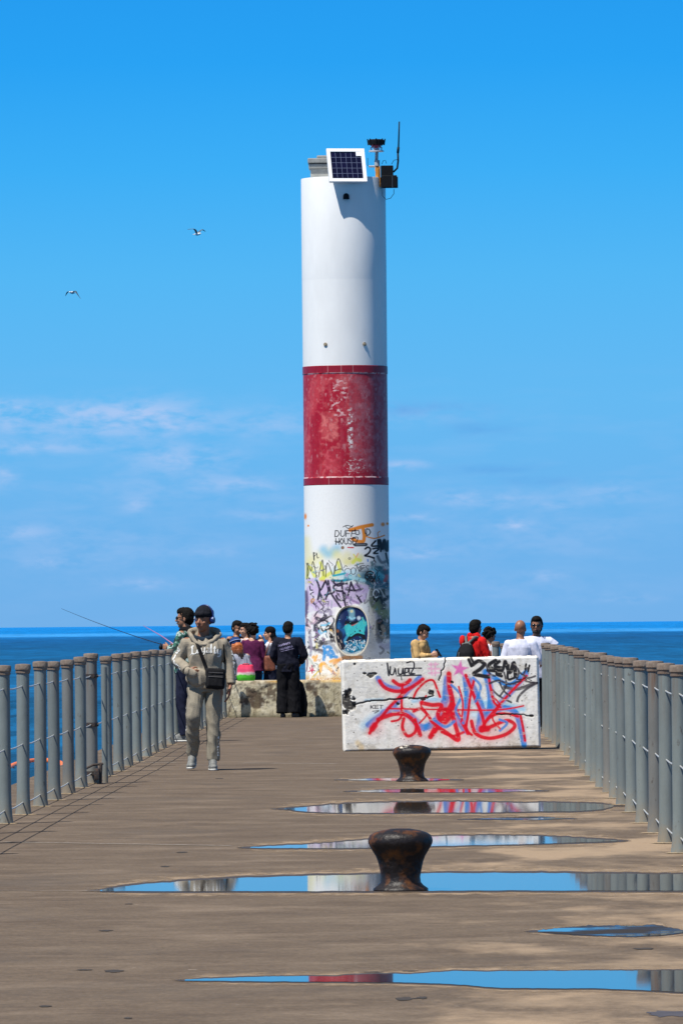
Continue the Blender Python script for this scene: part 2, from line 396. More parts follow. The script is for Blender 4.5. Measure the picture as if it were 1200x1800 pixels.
# ================================================================== DECK
Xl, Xr, Yend = -4.07, 2.55, 124.0
def deck_material():
    m, t, b = nmat('deck_concrete')
    L = t.links.new; nd = t.nodes.new
    tcn = nd('ShaderNodeTexCoord')
    def noise_(scale, detail=6, rough=.6, st=(1, 1, 1), off=(0, 0, 0)):
        mp_ = nd('ShaderNodeMapping'); mp_.inputs['Scale'].default_value = st; mp_.inputs['Location'].default_value = off
        L(tcn.outputs['Object'], mp_.inputs[0]); n = nd('ShaderNodeTexNoise'); n.inputs['Scale'].default_value = scale
        n.inputs['Detail'].default_value = detail; n.inputs['Roughness'].default_value = rough; L(mp_.outputs[0], n.inputs['Vector']); return n.outputs[0]
    def mth(op, a, b_=None, clamp=False):
        n = nd('ShaderNodeMath'); n.operation = op; n.use_clamp = clamp
        for i, v in enumerate((a, b_)):
            if v is None: continue
            if isinstance(v, (int, float)): n.inputs[i].default_value = v
            else: L(v, n.inputs[i])
        return n.outputs[0]
    def mix(f, a, b_, bt='MIX'):
        n = nd('ShaderNodeMixRGB'); n.blend_type = bt
        for i, v in enumerate((f, a, b_)):
            if isinstance(v, tuple): n.inputs[i].default_value = v + (1,)
            elif isinstance(v, float): n.inputs[i].default_value = v
            else: L(v, n.inputs[i])
        return n.outputs[0]
    sp = nd('ShaderNodeSeparateXYZ'); L(tcn.outputs['Object'], sp.inputs[0])
    big = noise_(.35, 5); mid = noise_(1.3, 7, .65); fine = noise_(9, 8, .75); grit = noise_(60, 3, .7)
    base = mix(mth('MULTIPLY', mth('SUBTRACT', mid, .35), 3.0, True), (.128, .095, .069), (.182, .139, .101))
    base = mix(mth('MULTIPLY', mth('SUBTRACT', fine, .42), 4.0, True), mix(1.0, base, (.80, .80, .82), 'MULTIPLY'), base)
    trowel = noise_(3.2, 6, .7, (1, 1, 1), (5, 1, 0)); tw2 = noise_(1.3, 6, .6, (.8, 1, 1), (9, 4, 0))
    base = mix(mth('MULTIPLY', mth('SUBTRACT', trowel, .40), 3.0, True), mix(1.0, base, (.90, .90, .90), 'MULTIPLY'), base)
    base = mix(mth('MULTIPLY', mth('MULTIPLY', mth('SUBTRACT', tw2, .52), 5.0, True), .55), base, (.235, .182, .136))
    blot = noise_(2.6, 8, .7, (1, .8, 1), (40, 4, 0)); base = mix(mth('MULTIPLY', mth('MULTIPLY', mth('SUBTRACT', blot, .55), 7.0, True), .35), base, (.080, .062, .049))
    grain = noise_(34, 4, .7, (1, .30, 1), (2, 2, 0)); base = mix(1.0, base, mix(mth('MULTIPLY', mth('SUBTRACT', grain, .30), 2.5, True), (.84, .84, .84), (1.13, 1.13, 1.13)), 'MULTIPLY')
    # dry silt, mostly on the low right-hand half where the puddles stand
    side = mth('ADD', mth('MULTIPLY', sp.outputs[0], .12), .004)
    side = mth('MINIMUM', mth('MAXIMUM', side, -.15), .11)
    silt = noise_(.75, 7, .6, (1, .42, 1), (3, 8, 0))
    sf = mth('MULTIPLY', mth('SUBTRACT', mth('ADD', silt, side), .60), 9.0, True)
    sf = mth('MULTIPLY', sf, mth('ADD', .55, mth('MULTIPLY', fine, .6)), True)
    base = mix(sf, base, (.33, .243, .165))
    sf2 = mth('MULTIPLY', mth('SUBTRACT', mth('ADD', noise_(1.6, 6, .6, (1, .5, 1), (13, 2, 0)), side), .60), 7.0, True)
    base = mix(mth('MULTIPLY', sf2, .55), base, (.30, .225, .155))
    # damp grey stains
    dm = mth('MULTIPLY', mth('SUBTRACT', noise_(.6, 6, .6, (1, .5, 1), (31, 5, 0)), .56), 8.0, True)
    base = mix(mth('MULTIPLY', dm, .35), base, (.075, .066, .062))
    sp_ = mth('MULTIPLY', mth('SUBTRACT', noise_(14, 2, .5, (1, 1, 1), (7, 7, 0)), .70), 14.0, True)
    base = mix(mth('MULTIPLY', sp_, .7), base, (.035, .028, .024))
    sp2 = mth('MULTIPLY', mth('SUBTRACT', noise_(11, 2, .5, (1, 1, 1), (17, 27, 0)), .735), 14.0, True)
    base = mix(mth('MULTIPLY', sp2, .8), base, (.36, .30, .24))
    base = mix(.6, base, mix(grit, (.55, .55, .55), (1.45, 1.45, 1.45)), 'MULTIPLY')
    L(base, b.inputs['Base Color']); b.inputs['Roughness'].default_value = .9; b.inputs['Specular IOR Level'].default_value = .15
    bp = nd('ShaderNodeBump'); bp.inputs['Strength'].default_value = .5; bp.inputs['Distance'].default_value = .012
    L(mth('ADD', fine, mth('MULTIPLY', grit, .5)), bp.inputs['Height']); L(bp.outputs[0], b.inputs['Normal'])
    return m
DECK = deck_material()
mb = MB(); mb.box(((Xl + Xr) / 2, (Yend - 10) / 2, -1.0), (Xr - Xl, Yend + 10, 2.0), bev=.02)
deck = mb.build('pier_deck', DECK); tag(deck, kind='structure')

# slab joints with pale mineral bloom, a broken thin ridge of mortar across the deck
JT = mat('mortar_bloom', (.30, .26, .22), .9, .3, 12, bump=.3)
def strip(name, p0, p1, wd, m, z, breaks=0.0, seed=0):
    r = random.Random(seed); a = Vector(p0); b = Vector(p1); n = max(6, int((b - a).length / .06)); d = (b - a).normalized(); s_ = Vector((-d.y, d.x, 0))
    bm_ = MB(); on = True
    for i in range(n):
        if r.random() < .18: on = r.random() > breaks
        if not on: continue
        q0 = a.lerp(b, i / n); q1 = a.lerp(b, (i + 1) / n); w0 = wd * r.uniform(.5, 1.2); j = r.uniform(-.01, .01)
        bm_.add([q0 + s_ * (w0 + j) + Vector((0, 0, z)), q0 - s_ * (w0 - j) + Vector((0, 0, z)), q1 - s_ * (w0 - j) + Vector((0, 0, z)), q1 + s_ * (w0 + j) + Vector((0, 0, z))], [(0, 1, 2, 3)])
    return tag(bm_.build(name, m), kind='structure')
def flat(x, y): v = G(x, y); v.z = 0; return v
strip('deck_joint', flat(-30, 1480.5), flat(405, 1487.5), .030, JT, .003, .25, 1)
strip('deck_joint', flat(-20, 1566), flat(190, 1567.5), .022, mat('joint_dull', (.19, .155, .125), .9, .2, 12), .003, .35, 2)
strip('deck_joint', flat(225, 1340.5), flat(604, 1343), .05, JT, .003, .45, 3)
strip('deck_joint', flat(400, 1263.5), flat(560, 1266), .06, mat('joint_dull', (.2, .17, .14)), .003, .5, 4)
CRK = mat('deck_crack_dark', (.035, .027, .022), .95, .3)
# small spalls (dark pits) seen on the deck
def patch(name, x, y, wx, wy, m, z=.002, seed=0, n=22):
    r = random.Random(seed); c = flat(x, y); V = [c + Vector((0, 0, z))]
    hx = abs(flat(x + wx, y).x - flat(x, y).x); hy = abs(flat(x, y - wy).y - flat(x, y + wy).y) / 2
    for k in range(n):
        a = 2 * PI * k / n; q = r.uniform(.65, 1.15); V.append(c + Vector((hx * q * math.cos(a), hy * q * math.sin(a), z)))
    b = MB(); b.add(V, [(0, i + 1, (i + 1) % n + 1) for i in range(n)]); return tag(b.build(name, m), kind='structure')
for i, (x, y, wx, wy) in enumerate([(200, 1708, 17, 2.4), (186, 1637, 13, 1.4), (712, 1757, 20, 3), (742, 1755, 10, 2.4), (80, 1770, 14, 1.5), (1130, 1669, 19, 1.8),
                                    (148, 1706, 14, 1.2), (320, 1499, 12, 1), (290, 1524, 9, 1.2), (226, 1590, 8, .8), (655, 1710, 22, 1.1), (720, 1708, 16, 1), (225, 1791, 8, 1.5), (385, 1369, 8, .6)]):
    patch('deck_pit', x, y, wx, wy, CRK, .002, i)
DMP = mat('damp_silt', (.075, .055, .043), .45, .25, 6, bump=.2, spec=.4)
patch('damp_patch', 1175, 1783, 42, 6, DMP, .0015, 31)

def hair_crack(pts, wd, seed):
    r = random.Random(seed); P_ = [flat(*q_) for q_ in pts]; V = []; n = 0; b = MB()
    for a_, c_ in zip(P_[:-1], P_[1:]):
        m_ = max(2, int((c_ - a_).length / .12))
        for k in range(m_):
            q_ = a_.lerp(c_, k / m_); q_ = q_ + Vector((r.uniform(-.02, .02), r.uniform(-.05, .05), .002)); d_ = (c_ - a_).normalized(); s_ = Vector((-d_.y, d_.x, 0)) * wd * r.uniform(.4, 1.4)
            V += [q_ + s_, q_ - s_]
    b.add(V, [(2 * k, 2 * k + 1, 2 * k + 3, 2 * k + 2) for k in range(len(V) // 2 - 1)]); tag(b.build('deck_crack', CRK), kind='structure')
# puddles -----------------------------------------------------------
def water_mat(name, col, rough, wav, muddy=0):
    m, t, b = nmat(name)
    b.inputs['Base Color'].default_value = col + (1,); b.inputs['Roughness'].default_value = rough; b.inputs['IOR'].default_value = 1.333
    b.inputs['Specular IOR Level'].default_value = .62
    tcn = t.nodes.new('ShaderNodeTexCoord'); n = t.nodes.new('ShaderNodeTexNoise'); n.inputs['Scale'].default_value = 5; n.inputs['Detail'].default_value = 2
    t.links.new(tcn.outputs['Object'], n.inputs['Vector'])
    bp = t.nodes.new('ShaderNodeBump'); bp.inputs['Strength'].default_value = wav; bp.inputs['Distance'].default_value = .002
    t.links.new(n.outputs[0], bp.inputs['Height']); t.links.new(bp.outputs[0], b.inputs['Normal'])
    if muddy:
        n3 = t.nodes.new('ShaderNodeTexNoise'); n3.inputs['Scale'].default_value = 2.2; n3.inputs['Detail'].default_value = 6
        t.links.new(tcn.outputs['Object'], n3.inputs['Vector'])
        mr = t.nodes.new('ShaderNodeMapRange'); mr.inputs[1].default_value = .42; mr.inputs[2].default_value = .58; mr.inputs[3].default_value = .03; mr.inputs[4].default_value = .75
        t.links.new(n3.outputs[0], mr.inputs[0]); t.links.new(mr.outputs[0], b.inputs['Roughness'])
        b.inputs['Specular IOR Level'].default_value = .45
    return m
PUD = water_mat('puddle_water', (.045, .036, .028), .03, .02)
PUDM = water_mat('puddle_water_silty', (.03, .024, .02), .1, .02, 1)
WET = mat('wet_deck_rim', (.062, .049, .041), .6, .35, 9, spec=.3)
def margin_mat(name, col, bias, gain, rough=.75):
    m, t, b = nmat(name); L = t.links.new; a = t.nodes.new('ShaderNodeVertexColor'); a.layer_name = 'fade'
    sp = t.nodes.new('ShaderNodeSeparateColor'); L(a.outputs[0], sp.inputs[0])
    tcn = t.nodes.new('ShaderNodeTexCoord'); mp_ = t.nodes.new('ShaderNodeMapping'); mp_.inputs['Scale'].default_value = (1, .35, 1); L(tcn.outputs['Object'], mp_.inputs[0])
    n = t.nodes.new('ShaderNodeTexNoise'); n.inputs['Scale'].default_value = 7; n.inputs['Detail'].default_value = 8; n.inputs['Roughness'].default_value = .65; L(mp_.outputs[0], n.inputs['Vector'])
    m1 = t.nodes.new('ShaderNodeMath'); m1.operation = 'MULTIPLY_ADD'; m1.inputs[1].default_value = 2.2; m1.inputs[2].default_value = bias; L(n.outputs[0], m1.inputs[0])
    m2 = t.nodes.new('ShaderNodeMath'); m2.operation = 'ADD'; L(m1.outputs[0], m2.inputs[0]); L(sp.outputs[0], m2.inputs[1])
    m3 = t.nodes.new('ShaderNodeMath'); m3.operation = 'MULTIPLY'; m3.use_clamp = True; m3.inputs[1].default_value = gain; L(m2.outputs[0], m3.inputs[0])
    m4 = t.nodes.new('ShaderNodeMath'); m4.operation = 'MULTIPLY'; m4.use_clamp = True; L(m3.outputs[0], m4.inputs[0]); 
    m5 = t.nodes.new('ShaderNodeMath'); m5.operation = 'MULTIPLY'; m5.use_clamp = True; m5.inputs[1].default_value = 3.0; L(sp.outputs[0], m5.inputs[0]); L(m5.outputs[0], m4.inputs[1])
    L(m4.outputs[0], b.inputs['Alpha']); b.inputs['Base Color'].default_value = col + (1,); b.inputs['Roughness'].default_value = rough; b.inputs['Specular IOR Level'].default_value = .2
    return m
WETM = margin_mat('damp_margin', (.058, .045, .037), -1.15, 2.2, .55); SILTM = margin_mat('silt_margin', (.27, .20, .138), -1.32, 1.6, .9)
def margin(name, X, yu, yl, e, m, z):
    n = len(X); pts = []; fd = []
    for k, x in enumerate(X):
        t = min(1, k / 14, (n - 1 - k) / 14); ee = e * (.35 + .65 * t)
        for yy, f in ((yu[k] - ee, 0), (yu[k] - ee * .45, .55), (yu[k] + .15, 1), (yl[k] - .15, 1), (yl[k] + ee * .3, .55), (yl[k] + ee * .7, 0)):
            pts.append(tuple(flat(x, yy)[:2]) + (z,)); fd.append(f * (.15 + .85 * t if k not in (0, n - 1) else 0))
    b = MB(); b.add(pts, [(6 * k + j, 6 * k + j + 1, 6 * k + j + 7, 6 * k + j + 6) for k in range(n - 1) for j in range(5)])
    o = b.build(name, m); ca = o.data.color_attributes.new('fade', 'FLOAT_COLOR', 'POINT')
    ca.data.foreach_set('color', np.repeat(np.array(fd, np.float32)[:, None], 4, 1).ravel()); tag(o, kind='structure')
def interp(pts, n=90, jit=0, seed=0):
    xs = [p[0] for p in pts]; ys = [p[1] for p in pts]; X = np.linspace(xs[0], xs[-1], n)
    r = np.random.default_rng(seed); nz_ = np.interp(np.arange(n), np.arange(0, n + 6, 3), r.normal(0, jit, len(np.arange(0, n + 6, 3))))
    nz_ += r.normal(0, jit * .30, n) + np.interp(np.arange(n), np.arange(0, n + 20, 9), r.normal(0, jit * .9, len(np.arange(0, n + 20, 9)))); nz_[0] = nz_[-1] = 0
    return X, np.interp(X, xs, ys) + nz_
def puddle(i, up, lo, m=PUD, jit=.35, rim=1.6):
    X, yu = interp(up, 240, jit, i); _, yl = interp([(x, y) for x, y in lo], 240, jit * .45, i + 50); yl = np.maximum(yl, yu + .15)
    Xw = np.linspace(X[0] - 26, X[-1] + 26, 260); yuw = np.interp(Xw, X, yu); ylw = np.interp(Xw, X, yl)
    margin('silt_margin', Xw, yuw, ylw, rim * 8, SILTM, .0012); margin('damp_margin', Xw, yuw, ylw, rim * 2.4, WETM, .0022)
    for nm, mt, e, z in (('puddle', m, 0, .004),):
        b = MB(); V = []; re_ = random.Random(i)
        for k, x in enumerate(X):
            if e: e = max(.3 * rim, min(1.7 * rim, e + re_.uniform(-.25, .25) * rim))
            V.append(tuple(flat(x, yu[k] - e)[:2]) + (z,)); V.append(tuple(flat(x, yl[k] + e * .35)[:2]) + (z,))
        b.add(V, [(2 * k, 2 * k + 1, 2 * k + 3, 2 * k + 2) for k in range(len(X) - 1)])
        tag(b.build(nm, mt), kind='structure')
puddle(1, [(325, 1724), (420, 1720.5), (500, 1718.5), (590, 1718), (660, 1714), (720, 1714.5), (800, 1709), (860, 1710), (960, 1709), (1210, 1708), (1260, 1708)],
       [(325, 1726), (420, 1727), (560, 1728), (640, 1728.5), (700, 1729), (790, 1732), (880, 1739), (960, 1739.5), (1050, 1740), (1130, 1743), (1210, 1747), (1260, 1748)])
puddle(2, [(945, 1638), (985, 1633), (1030, 1630), (1150, 1628.5), (1168, 1631), (1160, 1635), (1205, 1638)][:5] + [(1205, 1638)],
       [(945, 1639.5), (985, 1643), (1030, 1646), (1110, 1648), (1160, 1646), (1205, 1641)], PUDM, .4, 1.0)
puddle(3, [(176, 1566.3), (205, 1562), (250, 1556.5), (310, 1551.5), (370, 1548), (430, 1544), (520, 1541.5), (640, 1539), (760, 1537), (880, 1536), (1000, 1537), (1210, 1538.5), (1260, 1539)],
       [(176, 1568), (300, 1568.3), (640, 1568), (900, 1567), (1210, 1567.5), (1260, 1567.5)], jit=.3, rim=2.2)
puddle(4, [(440, 1490.5), (500, 1487.5), (560, 1484.5), (650, 1477.5), (720, 1473), (800, 1470.5), (860, 1470), (940, 1470.5), (985, 1472.5), (1040, 1476), (1085, 1478.5)],
       [(440, 1491.8), (560, 1492.5), (640, 1492), (720, 1490.5), (800, 1488), (900, 1486), (980, 1483.5), (1040, 1481.5), (1085, 1480)])
puddle(5, [(500, 1422.5), (530, 1420), (580, 1416), (640, 1413.2), (700, 1412), (760, 1411), (830, 1410.5), (900, 1412), (960, 1412), (1040, 1414), (1078, 1417)],
       [(500, 1423.5), (530, 1427.5), (590, 1430), (680, 1430.5), (760, 1429.5), (860, 1429.5), (960, 1427.5), (1020, 1427), (1060, 1424), (1078, 1418.5)])
puddle(6, [(628, 1391.5), (700, 1388.5), (760, 1388), (860, 1388), (900, 1389), (940, 1390.5)], [(628, 1392.5), (680, 1394), (760, 1394), (860, 1394), (900, 1392.5), (940, 1391.6)], jit=.15, rim=.8)
puddle(7, [(612, 1371.5), (660, 1369.3), (745, 1369), (790, 1371)], [(612, 1372.3), (660, 1373), (745, 1373.8), (790, 1372.2)], jit=.1, rim=.7)
puddle(8, [(828, 1440.8), (900, 1438.4), (950, 1437.2), (990, 1439.6)], [(828, 1441.5), (900, 1442.2), (950, 1442.2), (990, 1440.6)], PUDM, .15, .7)

# ================================================================== LAKE
ZW = -1.6
def lake_material():
    m, t, b = nmat('lake_water'); L = t.links.new; nd = t.nodes.new
    tcn = nd('ShaderNodeTexCoord')
    def nz_(scale, st, detail=5, rough=.6, dist=0):
        mp_ = nd('ShaderNodeMapping'); mp_.inputs['Scale'].default_value = st; L(tcn.outputs['Object'], mp_.inputs[0])
        n = nd('ShaderNodeTexNoise'); n.inputs['Scale'].default_value = scale; n.inputs['Detail'].default_value = detail; n.inputs['Roughness'].default_value = rough
        L(mp_.outputs[0], n.inputs['Vector']); return n.outputs[0]
    sp = nd('ShaderNodeSeparateXYZ'); L(tcn.outputs['Object'], sp.inputs[0])
    # wind bands as a function of how far out they lie (log distance keeps them readable to the horizon)
    lg = nd('ShaderNodeMath'); lg.operation = 'LOGARITHM'; lg.inputs[1].default_value = 10; L(sp.outputs[1], lg.inputs[0])
    ramp_ = nd('ShaderNodeValToRGB'); mr = nd('ShaderNodeMapRange'); mr.inputs[1].default_value = 1.9; mr.inputs[2].default_value = 4.5
    wob = nd('ShaderNodeMath'); wob.operation = 'MULTIPLY_ADD'; wob.inputs[1].default_value = .06; L(nz_(.0012, (1, .15, 1), 3), wob.inputs[0]); L(lg.outputs[0], wob.inputs[2])
    L(wob.outputs[0], mr.inputs[0]); L(mr.outputs[0], ramp_.inputs[0])
    cr_ = ramp_.color_ramp
    st = [(0.0, (.010, .070, .150)), (.16, (.005, .070, .165)), (.40, (.001, .058, .160)), (.50, (.001, .052, .168)), (.545, (.001, .08, .25)), (.560, (.03, .21, .50)),
          (.60, (.03, .21, .50)), (.625, (.001, .15, .44)), (.80, (.001, .15, .46)), (1.0, (.003, .17, .50))]
    cr_.elements[0].position = 0; cr_.elements[0].color = st[0][1] + (1,); cr_.elements[1].position = 1; cr_.elements[1].color = st[-1][1] + (1,)
    for p, c in st[1:-1]:
        e = cr_.elements.new(p); e.color = c + (1,)
    v1 = nz_(.12, (.35, 1, 1), 8, .7); v2 = nz_(.012, (1, .12, 1), 6, .65)
    f = nd('ShaderNodeMapRange'); f.inputs[1].default_value = .33; f.inputs[2].default_value = .67; f.inputs[3].default_value = .6; f.inputs[4].default_value = 1.45; L(v1, f.inputs[0])
    g = nd('ShaderNodeMapRange'); g.inputs[1].default_value = .35; g.inputs[2].default_value = .65; g.inputs[3].default_value = .78; g.inputs[4].default_value = 1.22; L(v2, g.inputs[0])
    def mr3(v, lo, hi, a, b_):
        r = nd('ShaderNodeMapRange'); r.inputs[1].default_value = lo; r.inputs[2].default_value = hi; r.inputs[3].default_value = a; r.inputs[4].default_value = b_; L(v, r.inputs[0]); return r.outputs[0]
    def mm(a, b_):
        n = nd('ShaderNodeMath'); n.operation = 'MULTIPLY'; L(a, n.inputs[0]); L(b_, n.inputs[1]); return n.outputs[0]
    rip = mm(mr3(nz_(.9, (1, .07, 1), 5, .7), .34, .66, .70, 1.36), mr3(nz_(.22, (1, .06, 1), 5, .65), .34, .66, .70, 1.34))
    mu0 = nd('ShaderNodeMath'); mu0.operation = 'MULTIPLY'; L(f.outputs[0], mu0.inputs[0]); L(g.outputs[0], mu0.inputs[1])
    mu = nd('ShaderNodeMath'); mu.operation = 'MULTIPLY'; L(mu0.outputs[0], mu.inputs[0]); L(rip, mu.inputs[1])
    mx = nd('ShaderNodeMixRGB'); mx.blend_type = 'MULTIPLY'; mx.inputs[0].default_value = 1; L(ramp_.outputs[0], mx.inputs[1]); L(mu.outputs[0], mx.inputs[2])
    # diffuse body (upwelling blue) + some sky reflection
    L(mx.outputs[0], b.inputs['Base Color']); b.inputs['Roughness'].default_value = .35; b.inputs['Specular IOR Level'].default_value = .04
    n2 = nz_(1.2, (.5, 1, 1), 4); bp = nd('ShaderNodeBump'); bp.inputs['Strength'].default_value = .6; bp.inputs['Distance'].default_value = .15
    L(n2, bp.inputs['Height']); L(bp.outputs[0], b.inputs['Normal'])
    return m
LAKE = lake_material()
gx = np.arange(-42, 42.1, .4); gy = np.arange(24, 300, .4)
GX, GY = np.meshgrid(gx, gy)
Z = np.zeros_like(GX); rr = np.random.default_rng(3)
for k in range(26):
    lam = rr.uniform(.9, 7); ang = rr.normal(-.3, .5) + PI / 2 * .8; am_ = .010 * lam ** .8; ph = rr.uniform(0, 6.28)
    Z += am_ * np.sin(2 * PI / lam * (GX * math.cos(ang) + GY * math.sin(ang)) + ph)
fade = np.clip(np.minimum.reduce([(42 - abs(GX)) / 6, (GY - 24) / 6, (300 - GY) / 30]), 0, 1)
Z = ZW + Z * fade
water = link('lake_water', grid_mesh('lake_water', GX, GY, Z), LAKE); 
# outer water sheet joined to the same object as one sheet
bm = bmesh.new(); bm.from_mesh(water.data)
def q(x0, y0, x1, y1): bm.faces.new([bm.verts.new((x, y, ZW)) for x, y in ((x0, y0), (x1, y0), (x1, y1), (x0, y1))])
X0, X1, Y0, Y1 = float(gx[0]), float(gx[-1]), float(gy[0]), float(gy[-1]); FAR = 40000
q(-FAR, -2000, FAR, Y0); q(-FAR, Y0, X0, Y1); q(X1, Y0, FAR, Y1); q(-FAR, Y1, FAR, FAR)
bm.to_mesh(water.data); bm.free(); tag(water, kind='structure')

# ================================================================== FENCES
def steel(name, amt, tint):
    m, t, b = nmat(name); L = t.links.new; nd = t.nodes.new
    tcn = nd('ShaderNodeTexCoord'); oi = nd('ShaderNodeObjectInfo'); va = nd('ShaderNodeVectorMath'); va.operation = 'ADD'
    sc3 = nd('ShaderNodeVectorMath'); sc3.operation = 'SCALE'; sc3.inputs[0].default_value = (13, 7, 5); L(oi.outputs['Random'], sc3.inputs['Scale'])
    L(tcn.outputs['Object'], va.inputs[0]); L(sc3.outputs[0], va.inputs[1])
    def nz_(scale, st, det=5):
        mp_ = nd('ShaderNodeMapping'); mp_.inputs['Scale'].default_value = st; L(va.outputs[0], mp_.inputs[0])
        n = nd('ShaderNodeTexNoise'); n.inputs['Scale'].default_value = scale; n.inputs['Detail'].default_value = det; n.inputs['Roughness'].default_value = .65; L(mp_.outputs[0], n.inputs['Vector']); return n.outputs[0]
    def rng_(v, a, b_, c, d):
        r = nd('ShaderNodeMapRange'); r.inputs[1].default_value = a; r.inputs[2].default_value = b_; r.inputs[3].default_value = c; r.inputs[4].default_value = d; L(v, r.inputs[0]); return r.outputs[0]
    def mul(a, b_):
        n = nd('ShaderNodeMath'); n.operation = 'MULTIPLY'; n.use_clamp = True
        for i, v in enumerate((a, b_)):
            if isinstance(v, float): n.inputs[i].default_value = v
            else: L(v, n.inputs[i])
        return n.outputs[0]
    def mix(f, a, b_):
        n = nd('ShaderNodeMixRGB')
        for i, v in enumerate((f, a, b_)):
            if isinstance(v, tuple): n.inputs[i].default_value = v + (1,)
            else: L(v, n.inputs[i])
        return n.outputs[0]
    base = mix(rng_(nz_(4, (1, 1, .3)), .3, .7, 0, 1), tuple(c * .80 for c in tint), tuple(c * 1.18 for c in tint))
    base = mix(mul(rng_(oi.outputs['Random'], 0, 1, .0, 1.0), .35), base, (.13, .145, .15))
    sp = nd('ShaderNodeSeparateXYZ'); L(tcn.outputs['Object'], sp.inputs[0])
    top = rng_(sp.outputs[2], .75, 1.22, 0, 1); streak = rng_(nz_(22, (1, 1, .06)), .50, .68, 0, 1)
    base = mix(mul(mul(top, streak), amt), base, (.15, .085, .055))
    spots = rng_(nz_(16, (1, 1, .5), 3), .66, .72, 0, 1); base = mix(mul(spots, .6), base, (.07, .05, .04))
    foot = rng_(sp.outputs[2], .22, .0, 0, 1); base = mix(mul(mul(foot, rng_(nz_(14, (1, 1, 1)), .35, .6, 0, 1)), .75), base, (.26, .20, .13))
    L(base, b.inputs['Base Color']); b.inputs['Roughness'].default_value = .6; b.inputs['Metallic'].default_value = .1; b.inputs['Specular IOR Level'].default_value = .3
    bp = nd('ShaderNodeBump'); bp.inputs['Strength'].default_value = .35; bp.inputs['Distance'].default_value = .006; L(nz_(12, (1, 1, .5)), bp.inputs['Height']); L(bp.outputs[0], b.inputs['Normal'])
    return m
STEEL = steel('fence_steel', .55, (.195, .225, .222)); STEEL2 = steel('fence_steel_worn', 1.0, (.185, .185, .175))
CAPB = mat('cap_weathered', (.125, .085, .065), .85, .3, 14, bump=.5, col2=(.26, .215, .175), c2amt=(.35, .7))
CABLE = mat('wire_rope', (.50, .50, .48), .4, .2, 60, metal=.3, bump=.4, bscale=200)
GROUT = mat('post_grout', (.36, .27, .17), .9, .35, 18, bump=.4)
RUST = mat('dark_rusty_steel', (.035, .028, .025), .6, .3, 30, bump=.5, col2=(.11, .05, .028), c2amt=(.5, .8))
PH, PR = 1.26, .054
def post(parent, x, y, m, h=PH, lean=(0, 0), cap=True, r=PR):
    b = MB(); b.lathe([(r * 1.28, 0), (r * 1.13, .06), (r * 1.02, .16), (r, .24), (r, h - .05)], (0, 0, 0), 24)
    o = b.build('post', m, parent, True, .8); o.location = (x, y, 0); o.rotation_euler = (lean[0], lean[1], 0)
    if cap:
        b = MB(); b.lathe([(r * .9, h - .075), (r * 1.13, h - .068), (r * 1.13, h - .045), (r * 1.24, h - .04), (r * 1.24, h - .008), (r * 1.15, h + .004), (r * .4, h + .008)], (0, 0, 0), 24)
        c = b.build('cap', CAPB, o, True, .7)
    b = MB(); rr_ = random.Random(int(y * 10)); n = 18
    b.add([(0, 0, .012)] + [((r * 1.28 + rr_.uniform(.025, .05)) * math.cos(2 * PI * k / n), (r * 1.28 + rr_.uniform(.02, .05)) * math.sin(2 * PI * k / n), .004) for k in range(n)],
          [(0, k + 1, (k + 1) % n + 1) for k in range(n)])
    b.build('grout_collar', GROUT, o)
    return o
def cable(parent, pts, sag=.012):
    b = MB(); P_ = []
    for a, c in zip(pts[:-1], pts[1:]):
        for k in range(4):
            t = k / 4; q_ = Vector(a).lerp(Vector(c), t); q_.z -= sag * 4 * t * (1 - t); P_.append(q_)
    P_.append(Vector(pts[-1])); b.tube(P_, .0062, 6); return b.build('cable', CABLE, parent, True)
CZ = (1.075, .59, .105)
# left fence, base right-corner pixels measured from the photo
LB = [(18, 1449), (49.5, 1433), (80, 1418.5), (106, 1407.5), (132, 1396), (154, 1385.5), (176.5, 1378), (203.5, 1365), (225.5, 1356.5), (240, 1348), (256, 1340),
      (271, 1331), (281, 1323.5), (295, 1317), (309, 1309.5)]
fl = empty('cable_fence', (0, 0, 0), 'steel pipe posts strung with wire cables along the left pier edge, blue gaps between', 'fence')
lp = []
for i, (x, y) in enumerate(LB):
    v = G(x, y); w_ = PR * 1.0
    lp.append(Vector((v.x - w_, v.y + .05, 0)))
# smooth x a little toward the fence line
for v in lp: v.x = .5 * v.x + .5 * (-3.30)
y = lp[0].y
pre = [Vector((-3.30, y - 2.5 * k, 0)) for k in (4, 3, 2, 1)]
post_l = pre + lp
y = lp[-1].y
while y < 121: y += 2.5; post_l.append(Vector((-3.30, y, 0)))
for i, v in enumerate(post_l):
    m = STEEL2 if i in (8, 10) else STEEL
    o = post(fl, v.x, v.y, m, PH + random.uniform(-.012, .012) + (.03 if i == 10 else 0), (random.uniform(-.004, .004), random.uniform(-.006, .006)), r=PR * (1.12 if i == 10 else 1))
    if i == 10: o['label'] = 'rust-streaked tensioning post with dark clamps'
for z in CZ: cable(fl, [(v.x, v.y, z) for v in post_l])
